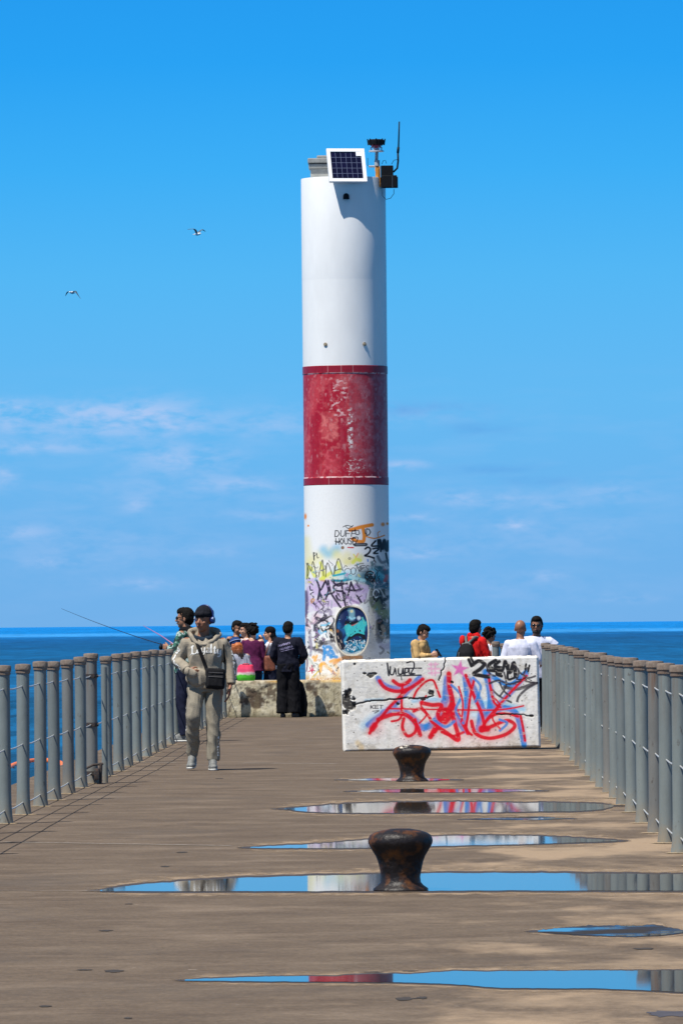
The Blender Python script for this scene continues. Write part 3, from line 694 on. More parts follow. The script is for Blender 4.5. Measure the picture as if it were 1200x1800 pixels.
# tensioning hardware at the rusty post and a thin brace pipe beside it
tp = post_l[10]
for z in CZ:
    b = MB(); b.tube([(tp.x - .075, tp.y - .02, z), (tp.x + .075, tp.y - .02, z)], .013, 8); b.tube([(tp.x + .02, tp.y - .10, z), (tp.x + .02, tp.y + .1, z)], .02, 8)
    b.lathe([(.068, z - .02), (.071, z), (.068, z + .02)], (tp.x, tp.y, 0), 20); b.build('clamp', RUST, fl, True, .7)
b = MB(); b.tube([(tp.x + .12, tp.y + .3, 0), (tp.x + .118, tp.y + .3, 1.16)], .028, 14); b.build('brace_pipe', STEEL, fl, True, .7)
b = MB(); b.box((tp.x + .06, tp.y - .12, .10), (.05, .28, .11), bev=.012); b.tube([(tp.x - .10, tp.y - .2, .13), (tp.x + .02, tp.y - .15, .19), (tp.x + .12, tp.y - .12, .2)], .012, 8)
b.tube([(tp.x + .10, tp.y - .15, .20), (tp.x + .09, tp.y - .15, .0)], .016, 8); b.build('anchor_bracket', RUST, fl, True, .7)

RB = [(984.4, 1321.1), (992, 1328.9), (1000, 1338.9), (1007.8, 1347.8), (1016.7, 1354.4), (1024.4, 1365.6), (1032, 1375.6), (1040, 1385.6), (1055.6, 1394.4), (1067.5, 1404.4),
      (1080, 1415.6), (1097, 1428.9), (1113.3, 1447.8), (1135.5, 1465.6), (1153.3, 1483.3), (1181, 1501.1)]
fr_ = empty('cable_fence', (0, 0, 0), 'steel pipe posts closing into a solid row along the right pier edge', 'fence')
rp = [G(x, y) for x, y in RB]
for v in rp: v.x = .5 * (v.x + PR) + .5 * 1.76; v.y += .05; v.z = 0
rp = rp[::-1]
post_r = [Vector((1.76, rp[0].y - 2.4 * k, 0)) for k in (4, 3, 2, 1)] + rp
y = rp[-1].y
while y < 96: y += 2.4; post_r.append(Vector((1.76, y, 0)))
for i, v in enumerate(post_r):
    post(fr_, v.x, v.y, STEEL2 if i % 5 == 1 else STEEL, PH + random.uniform(-.012, .012), (random.uniform(-.004, .004), random.uniform(-.006, .006)))
for z in CZ: cable(fr_, [(v.x, v.y, z) for v in post_r])
# far short posts near the pier head
for i, (px_, lab) in enumerate([(871, 'short grey post with brown cap just left of the bald man in white'), (885, 'grey capped post half hidden behind the bald man in white')]):
    Yq = 103; x = P(px_, 1130, Yq).x
    e = empty('fence_post', (x, Yq, 0), lab, 'post', 'capped posts at the pier head'); post(e, 0, 0, STEEL, 1.27 - .03 * i)

# orange hose floating just off the pier
HOSE = mat('orange_rubber', (.75, .17, .02), .5, .15, 20, bump=.2)
b = MB(); pts = []
for k in range(40):
    a = 2 * PI * k / 38; pts.append(G(62 + 50 * math.cos(a), 1353 + 15 * math.sin(a) - (4 * math.cos(a)), ZW + .05))
b.tube(pts, .065, 10)
tag(b.build('hose', HOSE, None, True), 'orange hose looped on the water beyond the left fence', 'hose')

# ================================================================== PLINTH
YP = 113.7
pl = empty('concrete_plinth', (0, 0, 0), 'low weathered concrete plinth, blotched beige and brown, under the striped tower', 'plinth')
def plinth_mesh():
    x0, x1, y0, y1, H = -3.30, 1.2, YP, YP + 3.6, .62
    us = np.arange(x0, x1 + .001, .02); ts = np.arange(0, H + .001, .02)
    U, T = np.meshgrid(us, ts)
    n1 = vnoise(U, T, .25, 1, 5); n2 = vnoise(U, T, .09, 2, 4); n3 = vnoise(U, T * .7, .5, 5, 4)
    chip = np.clip((n1 - .595) * 12, 0, 1)
    edge = np.clip((.05 - (H - T)) / .05, 0, 1)
    Y = y0 + chip * .014 + (n2 - .5) * .004 + edge ** 2 * .03
    me = grid_mesh('front', U, Y, T - 0.0)
    p = Paint(U, T, (.52, .46, .31))
    p.blend(np.clip((n3 - .45) * 5, 0, 1) * .6, (.66, .60, .44)); p.blend(np.clip((n2 - .5) * 6, 0, 1) * .6, (.74, .68, .52))
    p.blend(chip * .95, (.10, .07, .05)); p.blend(np.clip((vnoise(U, T, .10, 9, 4) - .60) * 11, 0, 1) * .8, (.13, .095, .07))
    p.blend(np.clip((vnoise(U * 2, T, .05, 19, 3) - .66) * 9, 0, 1) * .7, (.05, .04, .03))
    p.blend(np.clip((vnoise(U, T, .035, 29, 4) - .64) * 8, 0, 1) * .45, (.09, .07, .05)); p.blend(np.clip((vnoise(U, T, .045, 31, 4) - .60) * 6, 0, 1) * .4, (.82, .78, .64)); p.blend(np.clip((vnoise(U * 2.5, T * .5, .1, 37, 4) - .6) * 9, 0, 1) * .5, (.20, .16, .10))
    p.blend(np.clip((.09 - T) / .09, 0, 1) * np.clip(n2 * 2, 0, 1) * .85, (.12, .10, .055)); 
    p.blend(np.clip((T - .50) / .08, 0, 1) * .45, (.30, .25, .18))
    p.blend(np.clip((T - .565) / .03, 0, 1) * np.clip((vnoise(U, T, .4, 33, 3) - .4) * 6, 0, 1) * .9, (.55, .33, .08))
    for i, xx in enumerate((-2.85, -2.5)):   # patched squares
        a = (np.abs(U - xx - (n1 - .5) * .1) < .08) & (np.abs(T - .43 - (n2 - .5) * .08) < .07); p.blend(a * .85, (.12, .085, .06))
    p.apply(me); return me
PLM = cmat('plinth_concrete', .9, .6, 40, .15)
link('front_face', plinth_mesh(), PLM, pl)
b = MB(); b.box((-1.05, YP + 1.86, .30), (4.49, 3.6, .60), bev=.02)
b.build('block', mat('plinth_top_concrete', (.38, .33, .25), .9, .3, 3, bump=.5, col2=(.16, .12, .085), c2amt=(.5, .75)), pl)

# ================================================================== TOWER
TX, TY, TR, TZ0 = P(611.5, 1198, 115.6).x, 115.6, .729, .60
TZ1 = P(603, 309, 115.6 - TR).z
tw = empty('light_tower', (TX, TY, TZ0), 'tall white cylindrical pier light tower with a red band and graffiti around its foot', 'light tower')
def tz(y): return P(609, y, TY - TR).z - TZ0        # height above the plinth for a photo row
def tower_lower():
    zt = tz(852)                                     # bottom of the red band
    ths = np.linspace(-PI, PI, 601)[:-1]; zs = np.linspace(0, zt, 430)
    TH, ZZ = np.meshgrid(ths, zs)
    r = TR + .0 * ZZ
    X = r * np.sin(TH); Yv = -r * np.cos(TH)
    V = (1198 - 890 - (ZZ / tz(890 - 0)) * 308) * 5.625 if False else (1800 - ZZ / ((tz(890)) / 1732.5) - 67.5)
    U = 548 + 22 * (V / 1800) + np.sin(TH) * 418
    U = np.where(np.abs(TH) > 1.5, -5000, U)
    n1 = vnoise(TH * 300, V, 60, 3, 5); n2 = vnoise(TH * 300, V, 14, 4, 4)
    p = Paint(U, V, (.82, .82, .81)); p.wf = 1.42
    hsplat = np.clip((V - 350) / 1300, 0, 1)
    p.blend(np.clip((n1 - .5) * 4, 0, 1) * np.clip((V - 500) / 1000, 0, 1) * .5, (.62, .60, .55))
    K = (.012, .012, .016)
    yl, cy, tl, pu, orr, bl, rd = (.80, .72, .22), (.12, .48, .75), (.03, .38, .47), (.52, .36, .62), (.85, .27, .03), (.03, .22, .62), (.6, .05, .06)
    # soft clouds of old paint
    for q_ in [((150, 330), (170, 460), (185, 600), 60, yl, .45), ((200, 560), (330, 470), (420, 470), 70, yl, .5), ((330, 430), (380, 470), (460, 420), 60, cy, .65),
               ((460, 470), (520, 520), (560, 490), 60, yl, .5), ((560, 560), (640, 530), (690, 510), 45, yl, .7), ((300, 640), (360, 700), (430, 690), 60, yl, .55),
               ((450, 660), (560, 690), (740, 700), 60, (.30, .62, .70), .6), ((760, 700), (880, 740), (960, 760), 120, (.01, .09, .14), .95), ((830, 640), (900, 690), (970, 700), 60, tl, .7),
               ((850, 560), (910, 600), (960, 560), 60, (.45, .5, .42), .6), ((900, 420), (930, 520), (940, 600), 50, (.3, .33, .35), .5)]:
        p.curve(q_[:3], q_[3], q_[4], .9, q_[5])
    nn = np.clip((n1 - .2) * 4, .5, 1)
    p.poly([(160, 715), (250, 705), (420, 730), (480, 770), (760, 780), (775, 830), (740, 950), (600, 985), (520, 1000), (430, 1000), (380, 1050), (250, 1040), (150, 1060)], (.56, .42, .66), 14, .85, nn)
    p.poly([(200, 1050), (330, 1040), (450, 1020), (430, 1160), (330, 1180), (200, 1120)], (.70, .64, .74), 20, .7, nn)
    for a_ in [((170, 1200), (230, 1170), (260, 1100), 50, (.75, .45, .52)), ((470, 640), (560, 655), (640, 640), 26, (.5, .75, .85))]: p.curve(a_[:3], a_[3], a_[4], .8, .6)
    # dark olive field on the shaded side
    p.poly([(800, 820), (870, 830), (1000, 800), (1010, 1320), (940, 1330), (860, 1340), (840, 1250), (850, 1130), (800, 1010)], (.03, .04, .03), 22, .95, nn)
    p.curve([(820, 960), (880, 1050), (960, 1060)], 70, (.20, .25, .13), .7, .8); p.curve([(830, 1080), (845, 1130), (838, 1160)], 40, (.6, .55, .62), .6, .7)
    p.stroke([(880, 1160), (880, 1330)], 55, (.01, .012, .01), .25); p.curve([(910, 1200), (925, 1250), (915, 1300)], 26, (.35, .28, .2), .6, .8)
    p.curve([(800, 1050), (820, 1200), (820, 1400)], 45, (.62, .56, .45), .8, .7); p.curve([(850, 1400), (900, 1450), (970, 1420)], 120, (.55, .56, .6), .8, .6)
    p.curve([(900, 1390), (950, 1400), (990, 1380)], 40, (.40, .38, .5), .6, .7)
    # orange
    p.stroke([(590, 237), (700, 206), (805, 186)], 26, orr, .3); p.curve([(715, 215), (728, 290), (722, 345), (700, 352), (650, 345), (612, 325)], 24, orr, .3)
    p.curve([(745, 300), (830, 320), (925, 290)], 9, orr, .3); p.curve([(870, 315), (860, 270), (880, 250)], 6, orr); p.dot(910, 180, 20, orr, .5, .9); p.dot(955, 172, 14, orr, .6); p.dot(145, 92, 15, orr, .5, .9, 2); p.dot(176, 186, 10, orr)
    p.stroke([(625, 480), (650, 520)], 12, yl, .3); p.stroke([(670, 470), (650, 505)], 10, orr, .5, .6)
    # outlined letters
    letters(p, 'DUFF', 443, 240, 42, 62, 6, K, .1, .28); p.curve([(520, 205), (560, 190), (610, 205)], 5, K); p.curve([(545, 200), (575, 220), (620, 190)], 5, K)
    p.curve([(640, 225), (648, 280), (680, 275), (676, 250)], 6, K); p.stroke([(615, 250), (675, 240)], 5, K)
    letters(p, 'HOUSE', 450, 318, 34, 60, 6, K, -.05, .22); p.curve([(440, 345), (470, 360), (490, 348)], 5, K); p.curve([(620, 310), (665, 310), (650, 360), (625, 385)], 6, K)
    letters(p, 'D', 750, 225, 40, 65, 7, K); p.stroke([(735, 230), (735, 265), (752, 280)], 6, K)
    p.stroke([(640, 384), (745, 382)], 24, (.05, .055, .065), .15); p.stroke([(650, 384), (735, 382)], 8, (.22, .24, .26), .3, .7)
    p.stroke([(568, 409), (622, 412)], 9, rd, .3); p.dot(517, 411, 16, (.20, .11, .06), .2); p.dot(517, 411, 9, (.35, .2, .1), .3)
    # black hand styles
    p.curve([(738, 425), (765, 408), (790, 430), (770, 470), (735, 492), (775, 500), (825, 516)], 13, K, .3); p.curve([(812, 425), (850, 418), (870, 428), (835, 455), (822, 470), (860, 470)], 12, K, .3)
    p.curve([(840, 345), (800, 395), (880, 400), (890, 450)], 13, K, .3); p.stroke([(862, 335), (870, 430)], 13, K, .3)
    p.curve([(880, 340), (905, 420), (925, 340), (950, 440), (965, 350)], 24, K, .4); p.dot(930, 400, 45, K, .5, .85)
    p.curve([(940, 470), (955, 540), (975, 600)], 14, K, .4); p.curve([(830, 530), (800, 580), (806, 625)], 4, K); p.curve([(815, 520), (845, 560)], 4, K); p.stroke([(762, 530), (765, 550)], 8, bl)
    # yellow-green fills and thin capitals
    for s_ in [[(165, 700), (185, 590), (240, 690)], [(300, 560), (325, 640), (330, 720)], [(300, 720), (340, 700), (400, 660)], [(470, 560), (490, 640), (450, 660)], [(620, 560), (650, 530), (690, 540)]]:
        p.curve(s_, 24, (.72, .74, .10), .5, .85)
    for s_ in [[(165, 690), (172, 560), (205, 640), (225, 545), (262, 705)], [(280, 700), (318, 530), (330, 690)], [(288, 640), (330, 630)], [(350, 700), (368, 560), (425, 690), (440, 590)],
               [(430, 690), (475, 520), (520, 640)], [(440, 640), (500, 620)], [(160, 560), (180, 650), (160, 720)]]: p.curve(s_, 7, (.09, .085, .05), .3, .9)
    p.curve([(230, 455), (235, 530)], 8, K); p.curve([(228, 460), (262, 465), (235, 495)], 5, K); p.curve([(262, 470), (268, 510), (280, 505)], 5, K)
    for cx_, cy__, rx_, ry_ in [(568, 650, 34, 32), (622, 645, 24, 34), (690, 620, 20, 18), (585, 520, 10, 9)]:
        p.stroke([(cx_ + rx_ * math.cos(t / 12 * 2 * PI), cy__ + ry_ * math.sin(t / 12 * 2 * PI)) for t in range(13)], 5, (.06, .06, .07), .3, .9)
    letters(p, 'NES', 652, 590, 34, 62, 5, (.1, .11, .12), .2, .3); p.curve([(640, 590), (690, 572), (720, 570)], 10, (.1, .1, .05), .5, .7); p.curve([(530, 610), (545, 590), (560, 600)], 4, K)
    p.curve([(425, 690), (520, 672), (545, 668)], 14, tl, .4); p.curve([(425, 735), (500, 740), (600, 725)], 18, (.02, .25, .36), .4); p.curve([(540, 745), (560, 700), (600, 690)], 12, tl, .5, .7)
    for s_ in [[(650, 700), (655, 740)], [(690, 690), (686, 750), (700, 760)], [(740, 690), (735, 740)]]: p.curve(s_, 9, (.05, .28, .36), .5, .8)
    p.stroke([(787 + 48 * math.cos(t / 16 * 2 * PI), 702 + 54 * math.sin(t / 16 * 2 * PI)) for t in range(17)], 10, K, .3)
    letters(p, 'SB', 755, 675, 26, 52, 9, K, .1, .3); p.curve([(750, 735), (790, 745), (820, 725)], 12, K)
    p.curve([(830, 620), (860, 650), (850, 700)], 5, K); p.curve([(860, 760), (890, 790), (930, 760)], 10, (.5, .66, .7), .4, .8)
    p.stroke([(845 + 28 * math.cos(t / 12 * 2 * PI), 870 + 40 * math.sin(t / 12 * 2 * PI)) for t in range(13)], 8, (.72, .76, .74), .3)
    p.curve([(800, 770), (860, 800), (900, 850), (920, 900)], 6, (.6, .62, .6), .3, .8); p.curve([(930, 640), (950, 700), (935, 740)], 26, (.42, .04, .03), .5, .8)
    p.curve([(820, 900), (845, 950), (880, 900), (905, 960)], 12, (.015, .02, .02), .4); p.curve([(800, 830), (790, 920), (810, 990)], 22, (.10, .12, .09), .6, .8)
    # big tag
    BK = (.03, .02, .045)
    for s_ in [[(262, 735), (290, 820), (275, 930), (295, 945)], [(345, 745), (315, 810), (290, 850), (320, 905), (330, 930)], [(350, 740), (378, 830), (352, 920)], [(375, 740), (400, 850), (440, 920), (500, 1005)],
               [(345, 880), (420, 860), (440, 840)], [(560, 770), (500, 765), (430, 795), (450, 835), (520, 850), (548, 890), (530, 935), (475, 925), (455, 890)], [(508, 745), (520, 860), (550, 1000)],
               [(600, 755), (580, 850), (565, 910)], [(600, 760), (650, 870), (702, 960)], [(560, 830), (640, 838), (712, 822)], [(420, 745), (470, 790), (530, 770)]]: p.curve(s_, 14, BK, .35)
    letters(p, 'L', 195, 790, 22, 40, 8, BK, -.2); p.curve([(230, 850), (200, 870), (232, 900), (210, 940), (240, 975)], 7, BK); p.curve([(185, 740), (225, 780)], 6, BK); p.curve([(230, 940), (260, 1010)], 6, BK)
    letters(p, 'DT', 335, 945, 20, 34, 5, K, 0, .3); p.stroke([(330, 940), (385, 945), (380, 1015), (330, 1010)], 4, (.25, .22, .3), .3, .8, True)
    p.curve([(152, 850), (160, 950), (155, 1060)], 28, (.10, .06, .14), .5, .9); p.curve([(150, 1080), (165, 1120), (160, 1180)], 18, (.18, .06, .13), .5, .85); p.dot(172, 1103, 9, (.9, .9, .9)); p.dot(168, 1250, 8, (.9, .9, .9))
    # bubble letters left of the plate
    for s_, w_, c_ in [([(240, 1090), (280, 1040), (340, 1070), (300, 1130)], 10, BK), ([(290, 1050), (390, 1040), (400, 1080)], 24, (.35, .30, .42)), ([(260, 1110), (320, 1130), (350, 1090)], 26, BK),
                       ([(350, 1120), (410, 1090), (435, 1140), (400, 1190), (370, 1180)], 11, K), ([(280, 1160), (330, 1130), (380, 1160), (360, 1200)], 11, K), ([(300, 1190), (330, 1240), (390, 1210)], 12, K),
                       ([(285, 1210), (300, 1290), (340, 1320)], 14, K), ([(350, 1220), (370, 1280), (410, 1330)], 12, K), ([(250, 1190), (270, 1260), (260, 1330)], 34, (.04, .035, .05)),
                       ([(290, 1240), (310, 1270), (350, 1250)], 20, (.10, .45, .7)), ([(310, 1180), (350, 1180), (390, 1160)], 14, (.2, .55, .75)), ([(300, 1300), (350, 1270), (380, 1320)], 24, (.85, .87, .88)),
                       ([(255, 1335), (340, 1360), (430, 1348)], 34, (.06, .055, .07)), ([(260, 1380), (340, 1400), (430, 1370)], 26, (.7, .7, .72)), ([(215, 1180), (235, 1260), (225, 1350)], 20, (.8, .8, .83)),
                       ([(185, 1230), (200, 1300), (190, 1400)], 22, (.45, .44, .5)), ([(190, 1400), (260, 1420), (330, 1440)], 24, (.09, .08, .1)), ([(240, 1440), (300, 1450), (330, 1470)], 16, (.3, .3, .34))]:
        p.curve(s_, w_, c_, .35, .9)
    p.stroke([(408, 1215), (412, 1290)], 34, K, .15); p.stroke([(400, 1225), (402, 1245)], 8, (.85, .55, .15)); p.stroke([(415, 1230), (425, 1270)], 5, (.8, .6, .3))
    for s_ in [[(335, 1395), (345, 1450), (335, 1520)], [(335, 1400), (400, 1400), (400, 1440), (345, 1460), (400, 1480), (460, 1500)], [(400, 1420), (430, 1470), (405, 1500)]]: p.curve(s_, 24, (.04, .28, .66), .4, .9)
    for s_ in [[(290, 1590), (330, 1560), (360, 1590), (400, 1620), (440, 1665)], [(300, 1640), (310, 1570)], [(400, 1545), (440, 1530), (480, 1530)], [(230, 1500), (260, 1485), (245, 1530)]]: p.curve(s_, 22, (.85, .42, .06), .5, .85)
    p.curve([(360, 1600), (400, 1590), (450, 1560)], 30, (.75, .72, .55), .8, .6); p.curve([(440, 1560), (500, 1520), (560, 1505), (700, 1505)], 26, (.8, .33, .06), .6, .8)
    p.curve([(450, 1580), (480, 1640), (460, 1680)], 22, (.82, .55, .25), .6, .7)
    for s_ in [[(195, 1600), (215, 1640), (235, 1600)], [(180, 1640), (240, 1630)], [(215, 1580), (220, 1660)]]: p.curve(s_, 7, (.55, .05, .12), .3)
    p.curve([(285, 1620), (300, 1680)], 6, K); p.curve([(250, 1560), (280, 1580), (270, 1640), (240, 1700)], 10, (.35, .4, .36), .5, .8); p.curve([(220, 1700), (280, 1640)], 8, (.7, .55, .1))
    p.curve([(160, 1450), (170, 1560), (160, 1640)], 10, (.14, .06, .12), .5, .9)
    for s_, w_, c_ in [([(800, 560), (830, 600), (900, 610)], 18, (.12, .2, .2)), ([(860, 500), (900, 560), (960, 540)], 20, (.10, .12, .14)), ([(880, 620), (930, 660), (980, 640)], 34, (.01, .10, .13)),
                       ([(760, 760), (820, 800), (900, 790), (980, 810)], 30, (.02, .10, .14)), ([(560, 700), (640, 720), (730, 740)], 22, (.35, .62, .68)), ([(870, 880), (920, 930), (980, 900)], 26, (.01, .012, .012)),
                       ([(190, 1300), (210, 1380), (200, 1480)], 18, (.30, .26, .36)), ([(240, 1230), (250, 1180), (280, 1150)], 20, (.05, .05, .08)), ([(420, 1180), (436, 1260), (430, 1330)], 18, (.07, .06, .07)),
                       ([(170, 1500), (210, 1540), (240, 1600)], 14, (.5, .55, .5)), ([(380, 1350), (430, 1390), (470, 1450)], 22, (.35, .36, .4)), ([(330, 1330), (300, 1380), (250, 1400)], 20, (.03, .03, .04)),
                       ([(300, 960), (330, 1000), (300, 1030)], 12, (.10, .07, .12)), ([(560, 900), (620, 940), (680, 970)], 16, (.35, .22, .42)), ([(640, 860), (700, 900), (740, 880)], 14, (.62, .5, .7))]: p.curve(s_, w_, c_, .5, .85)
    # drips and small scribbles
    r = random.Random(11)
    for k in range(90):
        x = r.uniform(170, 970); y = r.uniform(690, 1640)
        if 410 < x < 800 and 970 < y < 1520: continue
        c0 = r.choice([(.02, .02, .03), (.25, .18, .32), (.45, .6, .66), (.05, .12, .16), (.62, .56, .2), (.55, .5, .6), (.75, .75, .74), (.12, .1, .12), (.6, .3, .12)])
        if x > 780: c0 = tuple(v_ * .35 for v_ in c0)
        pts = [(x, y)]
        for j in range(r.randint(1, 3)): pts.append((pts[-1][0] + r.uniform(-34, 34), pts[-1][1] + r.uniform(-40, 40)))
        p.curve(pts, r.uniform(6, 15), c0, .5, r.uniform(.45, .85))
    for k in range(110):
        x = r.uniform(170, 960); y = r.uniform(560, 1000) if k % 3 else r.uniform(1050, 1650)
        if 430 < x < 790 and 980 < y < 1510: continue
        pts = [(x, y)]; 
        for j in range(r.randint(2, 5)): pts.append((pts[-1][0] + r.uniform(-22, 22), pts[-1][1] + r.uniform(-22, 22)))
        p.curve(pts, r.uniform(3, 7), r.choice([K, BK, (.2, .2, .25), (.1, .3, .4), (.4, .25, .5), (.6, .6, .62)]), .3, .8)
    for k in range(26):
        x = r.uniform(160, 800); y = r.uniform(700, 1500); p.stroke([(x, y), (x + r.uniform(-3, 3), y + r.uniform(30, 110))], r.uniform(2.5, 5), r.choice([BK, (.3, .2, .36), (.75, .75, .76), (.2, .3, .3)]), .4, .6)
    # rust and lichen at the foot, paint flakes
    p.blend(np.clip((V - 1655) / 50, 0, 1) * np.clip((n1 - .35) * 4, .2, 1) * .9, (.60, .43, .20)); p.blend(np.clip((V - 1700) / 12, 0, 1) * np.clip((n2 - .3) * 3, 0, 1), (.55, .27, .06))
    p.blend(np.clip((n2 - .70) * 12, 0, 1) * np.clip((V - 600) / 300, 0, 1) * .75, (.80, .78, .74)); p.blend(np.clip((vnoise(TH * 300, V, 9, 41, 3) - .72) * 12, 0, 1) * np.clip((V - 600) / 600, 0, 1) * .7, (.12, .10, .10))
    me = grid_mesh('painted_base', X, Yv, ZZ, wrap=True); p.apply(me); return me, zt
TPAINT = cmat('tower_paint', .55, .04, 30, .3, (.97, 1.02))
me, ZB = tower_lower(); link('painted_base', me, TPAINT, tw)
zr0, zr1, zr2, zr3 = tz(852), tz(838), tz(655), tz(641.5)
def red_band():
    ths = np.linspace(-PI, PI, 481)[:-1]; zs = np.linspace(zr0, zr3, 330); TH, ZZ = np.meshgrid(ths, zs)
    R = np.full_like(TH, TR - .004); lip = (ZZ < zr1) | (ZZ > zr2); R = np.where(lip, TR + .003, R); R[0] = R[-1] = TR - .001
    U = TH * 300; V = -ZZ * 570
    n1 = vnoise(U, V * .55, 90, 21, 5); n2 = vnoise(U, V * .8, 26, 22, 5); n3 = vnoise(U, V, 120, 23, 4); n4 = vnoise(U * 2.2, V * .3, 60, 28, 4)
    p = Paint(U, V, (.40, .003, .018)); p.blend(np.clip((n1 - .49) * 7, 0, 1) * .85, (.52, .045, .055)); p.blend(np.clip((n2 - .56) * 7, 0, 1) * .55, (.62, .13, .13))
    p.blend(np.clip((n4 - .56) * 5, 0, 1) * .5, (.46, .09, .10)); p.blend(np.clip((n3 - .50) * 8, 0, 1) * .75, (.36, .002, .012))
    s_ = np.sin(TH); zz = (ZZ - zr0) / (zr3 - zr0)
    # big weathered patches: pale square left of centre, dusty panel right of centre, bright scuff in the middle
    front = np.cos(TH) > 0
    nn = np.clip((n2 - .3) * 3, .3, 1)
    def box_(a, b, c, d, soft=.04): return np.clip((s_ - a) / soft, 0, 1) * np.clip((b - s_) / soft, 0, 1) * np.clip((zz - c) / soft, 0, 1) * np.clip((d - zz) / soft, 0, 1) * front
    p.blend(box_(-.58, -.15, .36, .62) * nn * .9, (.66, .15, .14)); p.blend(box_(-.50, -.08, .1, .3) * nn * .75, (.58, .07, .09))
    p.blend(box_(.08, .98, .10, .93) * nn * .8, (.40, .105, .13)); p.blend(box_(-.25, .1, .80, .92) * nn * .7, (.55, .14, .14))
    p.blend(box_(-.85, -.6, .05, .62, .05) * .8, (.36, .003, .015)); p.blend(box_(-.15, .06, .05, .78, .06) * nn * .75, (.38, .006, .03))
    p.blend(np.clip((vnoise(U, V, 16, 77, 4) - .50) * 8, 0, 1) * box_(.04, .20, .28, .66, .06), (.80, .76, .74)); p.blend(np.clip((vnoise(U, V, 12, 78, 4) - .62) * 9, 0, 1) * box_(-.05, .5, .03, .26, .10), (.75, .66, .64))
    p.blend(np.clip((vnoise(U, V, 24, 79, 5) - .58) * 9, 0, 1) * box_(-.4, .1, .5, .95, .12) * .8, (.8, .55, .55)); p.blend(np.clip((vnoise(U, V * .4, 20, 80, 4) - .68) * 8, 0, 1) * .4, (.62, .35, .36))
    tz2 = np.abs(ZZ - zr2) < .012; p.blend(tz2 * np.clip((n2 - .35) * 4, 0, 1) * .85, (.62, .42, .42)); p.blend((np.abs(ZZ - zr1) < .012) * np.clip((n2 - .35) * 4, 0, 1) * .85, (.7, .5, .5))
    p.blend(lip * 1.0 * (np.abs(ZZ - zr2) > .012) * (np.abs(ZZ - zr1) > .012), (.29, .004, .016)); p.blend(lip * np.clip((n4 - .55) * 5, 0, 1) * .6, (.20, .003, .012))
    for tt in (-.08, .2, -.4): p.blend(lip * (np.abs(s_ - tt) < .006) * front * .6, (.6, .3, .3))
    me = grid_mesh('red_band', R * np.sin(TH), -R * np.cos(TH), ZZ, wrap=True); p.apply(me); return me
link('red_band', red_band(), cmat('red_paint', .42, .15, 26, .5), tw)
WP = mat('white_tower_paint', (.81, .81, .80), .5, .045, 2.2, bump=.05, bscale=12, spec=.3, stretch=(1, 1, .4))
ZT = TZ1 - TZ0; zs_ = tz(489)
b = MB(); b.lathe([(TR - .003, zr3), (TR - .001, zs_)], (0, 0, 0), 128, False); b.build('white_shaft', WP, tw, True, .5)
b = MB(); b.lathe([(TR - .001, zs_), (TR - .0005, zs_ + .01), (TR - .0005, ZT - .02), (TR - .006, ZT), (.02, ZT + .004)], (0, 0, 0), 128); b.build('top_section', WP, tw, True, .5)
# faint vertical stain bolts
BOLT = mat('weathered_bolt', (.33, .27, .19), .7, .3, 40)
for px_ in (572.5, 640.5):
    s_ = (px_ - 605.5) / 74.5; th = math.asin(s_); b = MB()
    n_ = Vector((math.sin(th), -math.cos(th), 0)); z = tz(604.5)
    b.tube([n_ * (TR - .01) + Vector((0, 0, z)), n_ * (TR + .012) + Vector((0, 0, z))], .034, 10); b.tube([n_ * (TR + .012) + Vector((0, 0, z)), n_ * (TR + .022) + Vector((0, 0, z))], .016, 8)
    b.build('bolt', BOLT, tw, True, .6)
BLKM = mat('matt_black_metal', (.006, .007, .009), .6, .2, 20, spec=.15)
b = MB(); z = tz(344.5); th = math.asin((608.5 - 603) / 74.5); n_ = Vector((math.sin(th), -math.cos(th), 0))
b.lathe([(.055, -.05), (.052, .0), (.045, .03), (.02, .05)], n_ * (TR + .03) + Vector((0, 0, z)), 16); b.build('vent_cowl', BLKM, tw, True, .6)
# hatch box on the roof
GRY = mat('hatch_grey', (.30, .31, .30), .6, .15, 8, bump=.1)
def px2t(x, y, dy): v = P(x, y, TY + dy); return Vector((v.x - TX, v.y - TY, v.z - TZ0))
hb = MB()
c = px2t(562, 290, .1)
hb.box((c.x + .05, .1, ZT + .08), (.42, .5, .2), bev=.01); o = hb.build('roof_hatch', GRY, tw)
GRYD = mat('hatch_dark', (.07, .075, .08), .6, .15, 8)
hb = MB(); hb.box((c.x + .06, .1, ZT + .215), (.50, .58, .075), bev=.015); hb.build('lid', GRY, o)
hb = MB(); hb.box((c.x + .08, .1, ZT + .31), (.57, .64, .08), bev=.015); hb.box((c.x + .1, .1, ZT + .375), (.3, .4, .06), bev=.02); hb.build('lid', GRY, o)
hb = MB(); hb.box((c.x + .06, .1, ZT + .262), (.46, .54, .025)); hb.build('gasket', GRYD, o)
# solar panel
FR = mat('panel_frame_white', (.78, .79, .80), .4, .03, 5)
ctr = px2t(609, 290.5, -TR - .01)
PW, PHh, tilt = .655, .655, math.radians(27)
MR = Matrix.Rotation(math.radians(10), 3, 'Z') @ Matrix.Rotation(-tilt, 3, 'X')      # panel local: x right, z up the slope, -y normal
def pan(v): return ctr + MR @ Vector(v)
sp_ = MB()
for cx_, cz_, sx_, sz_ in [(0, PHh / 2 - .03, PW, .06), (0, -PHh / 2 + .03, PW, .06), (-PW / 2 + .03, 0, .06, PHh - .12), (PW / 2 - .03, 0, .06, PHh - .12)]:
    sp_.box(pan((cx_, 0, cz_)), (sx_, .05, sz_), MR)
sp_.box(pan((PW / 2 - .10, -.012, PHh / 2 - .10)), (.10, .02, .09), MR)
pf = sp_.build('solar_panel', FR, tw); 
m, t, bb = nmat('solar_cells')
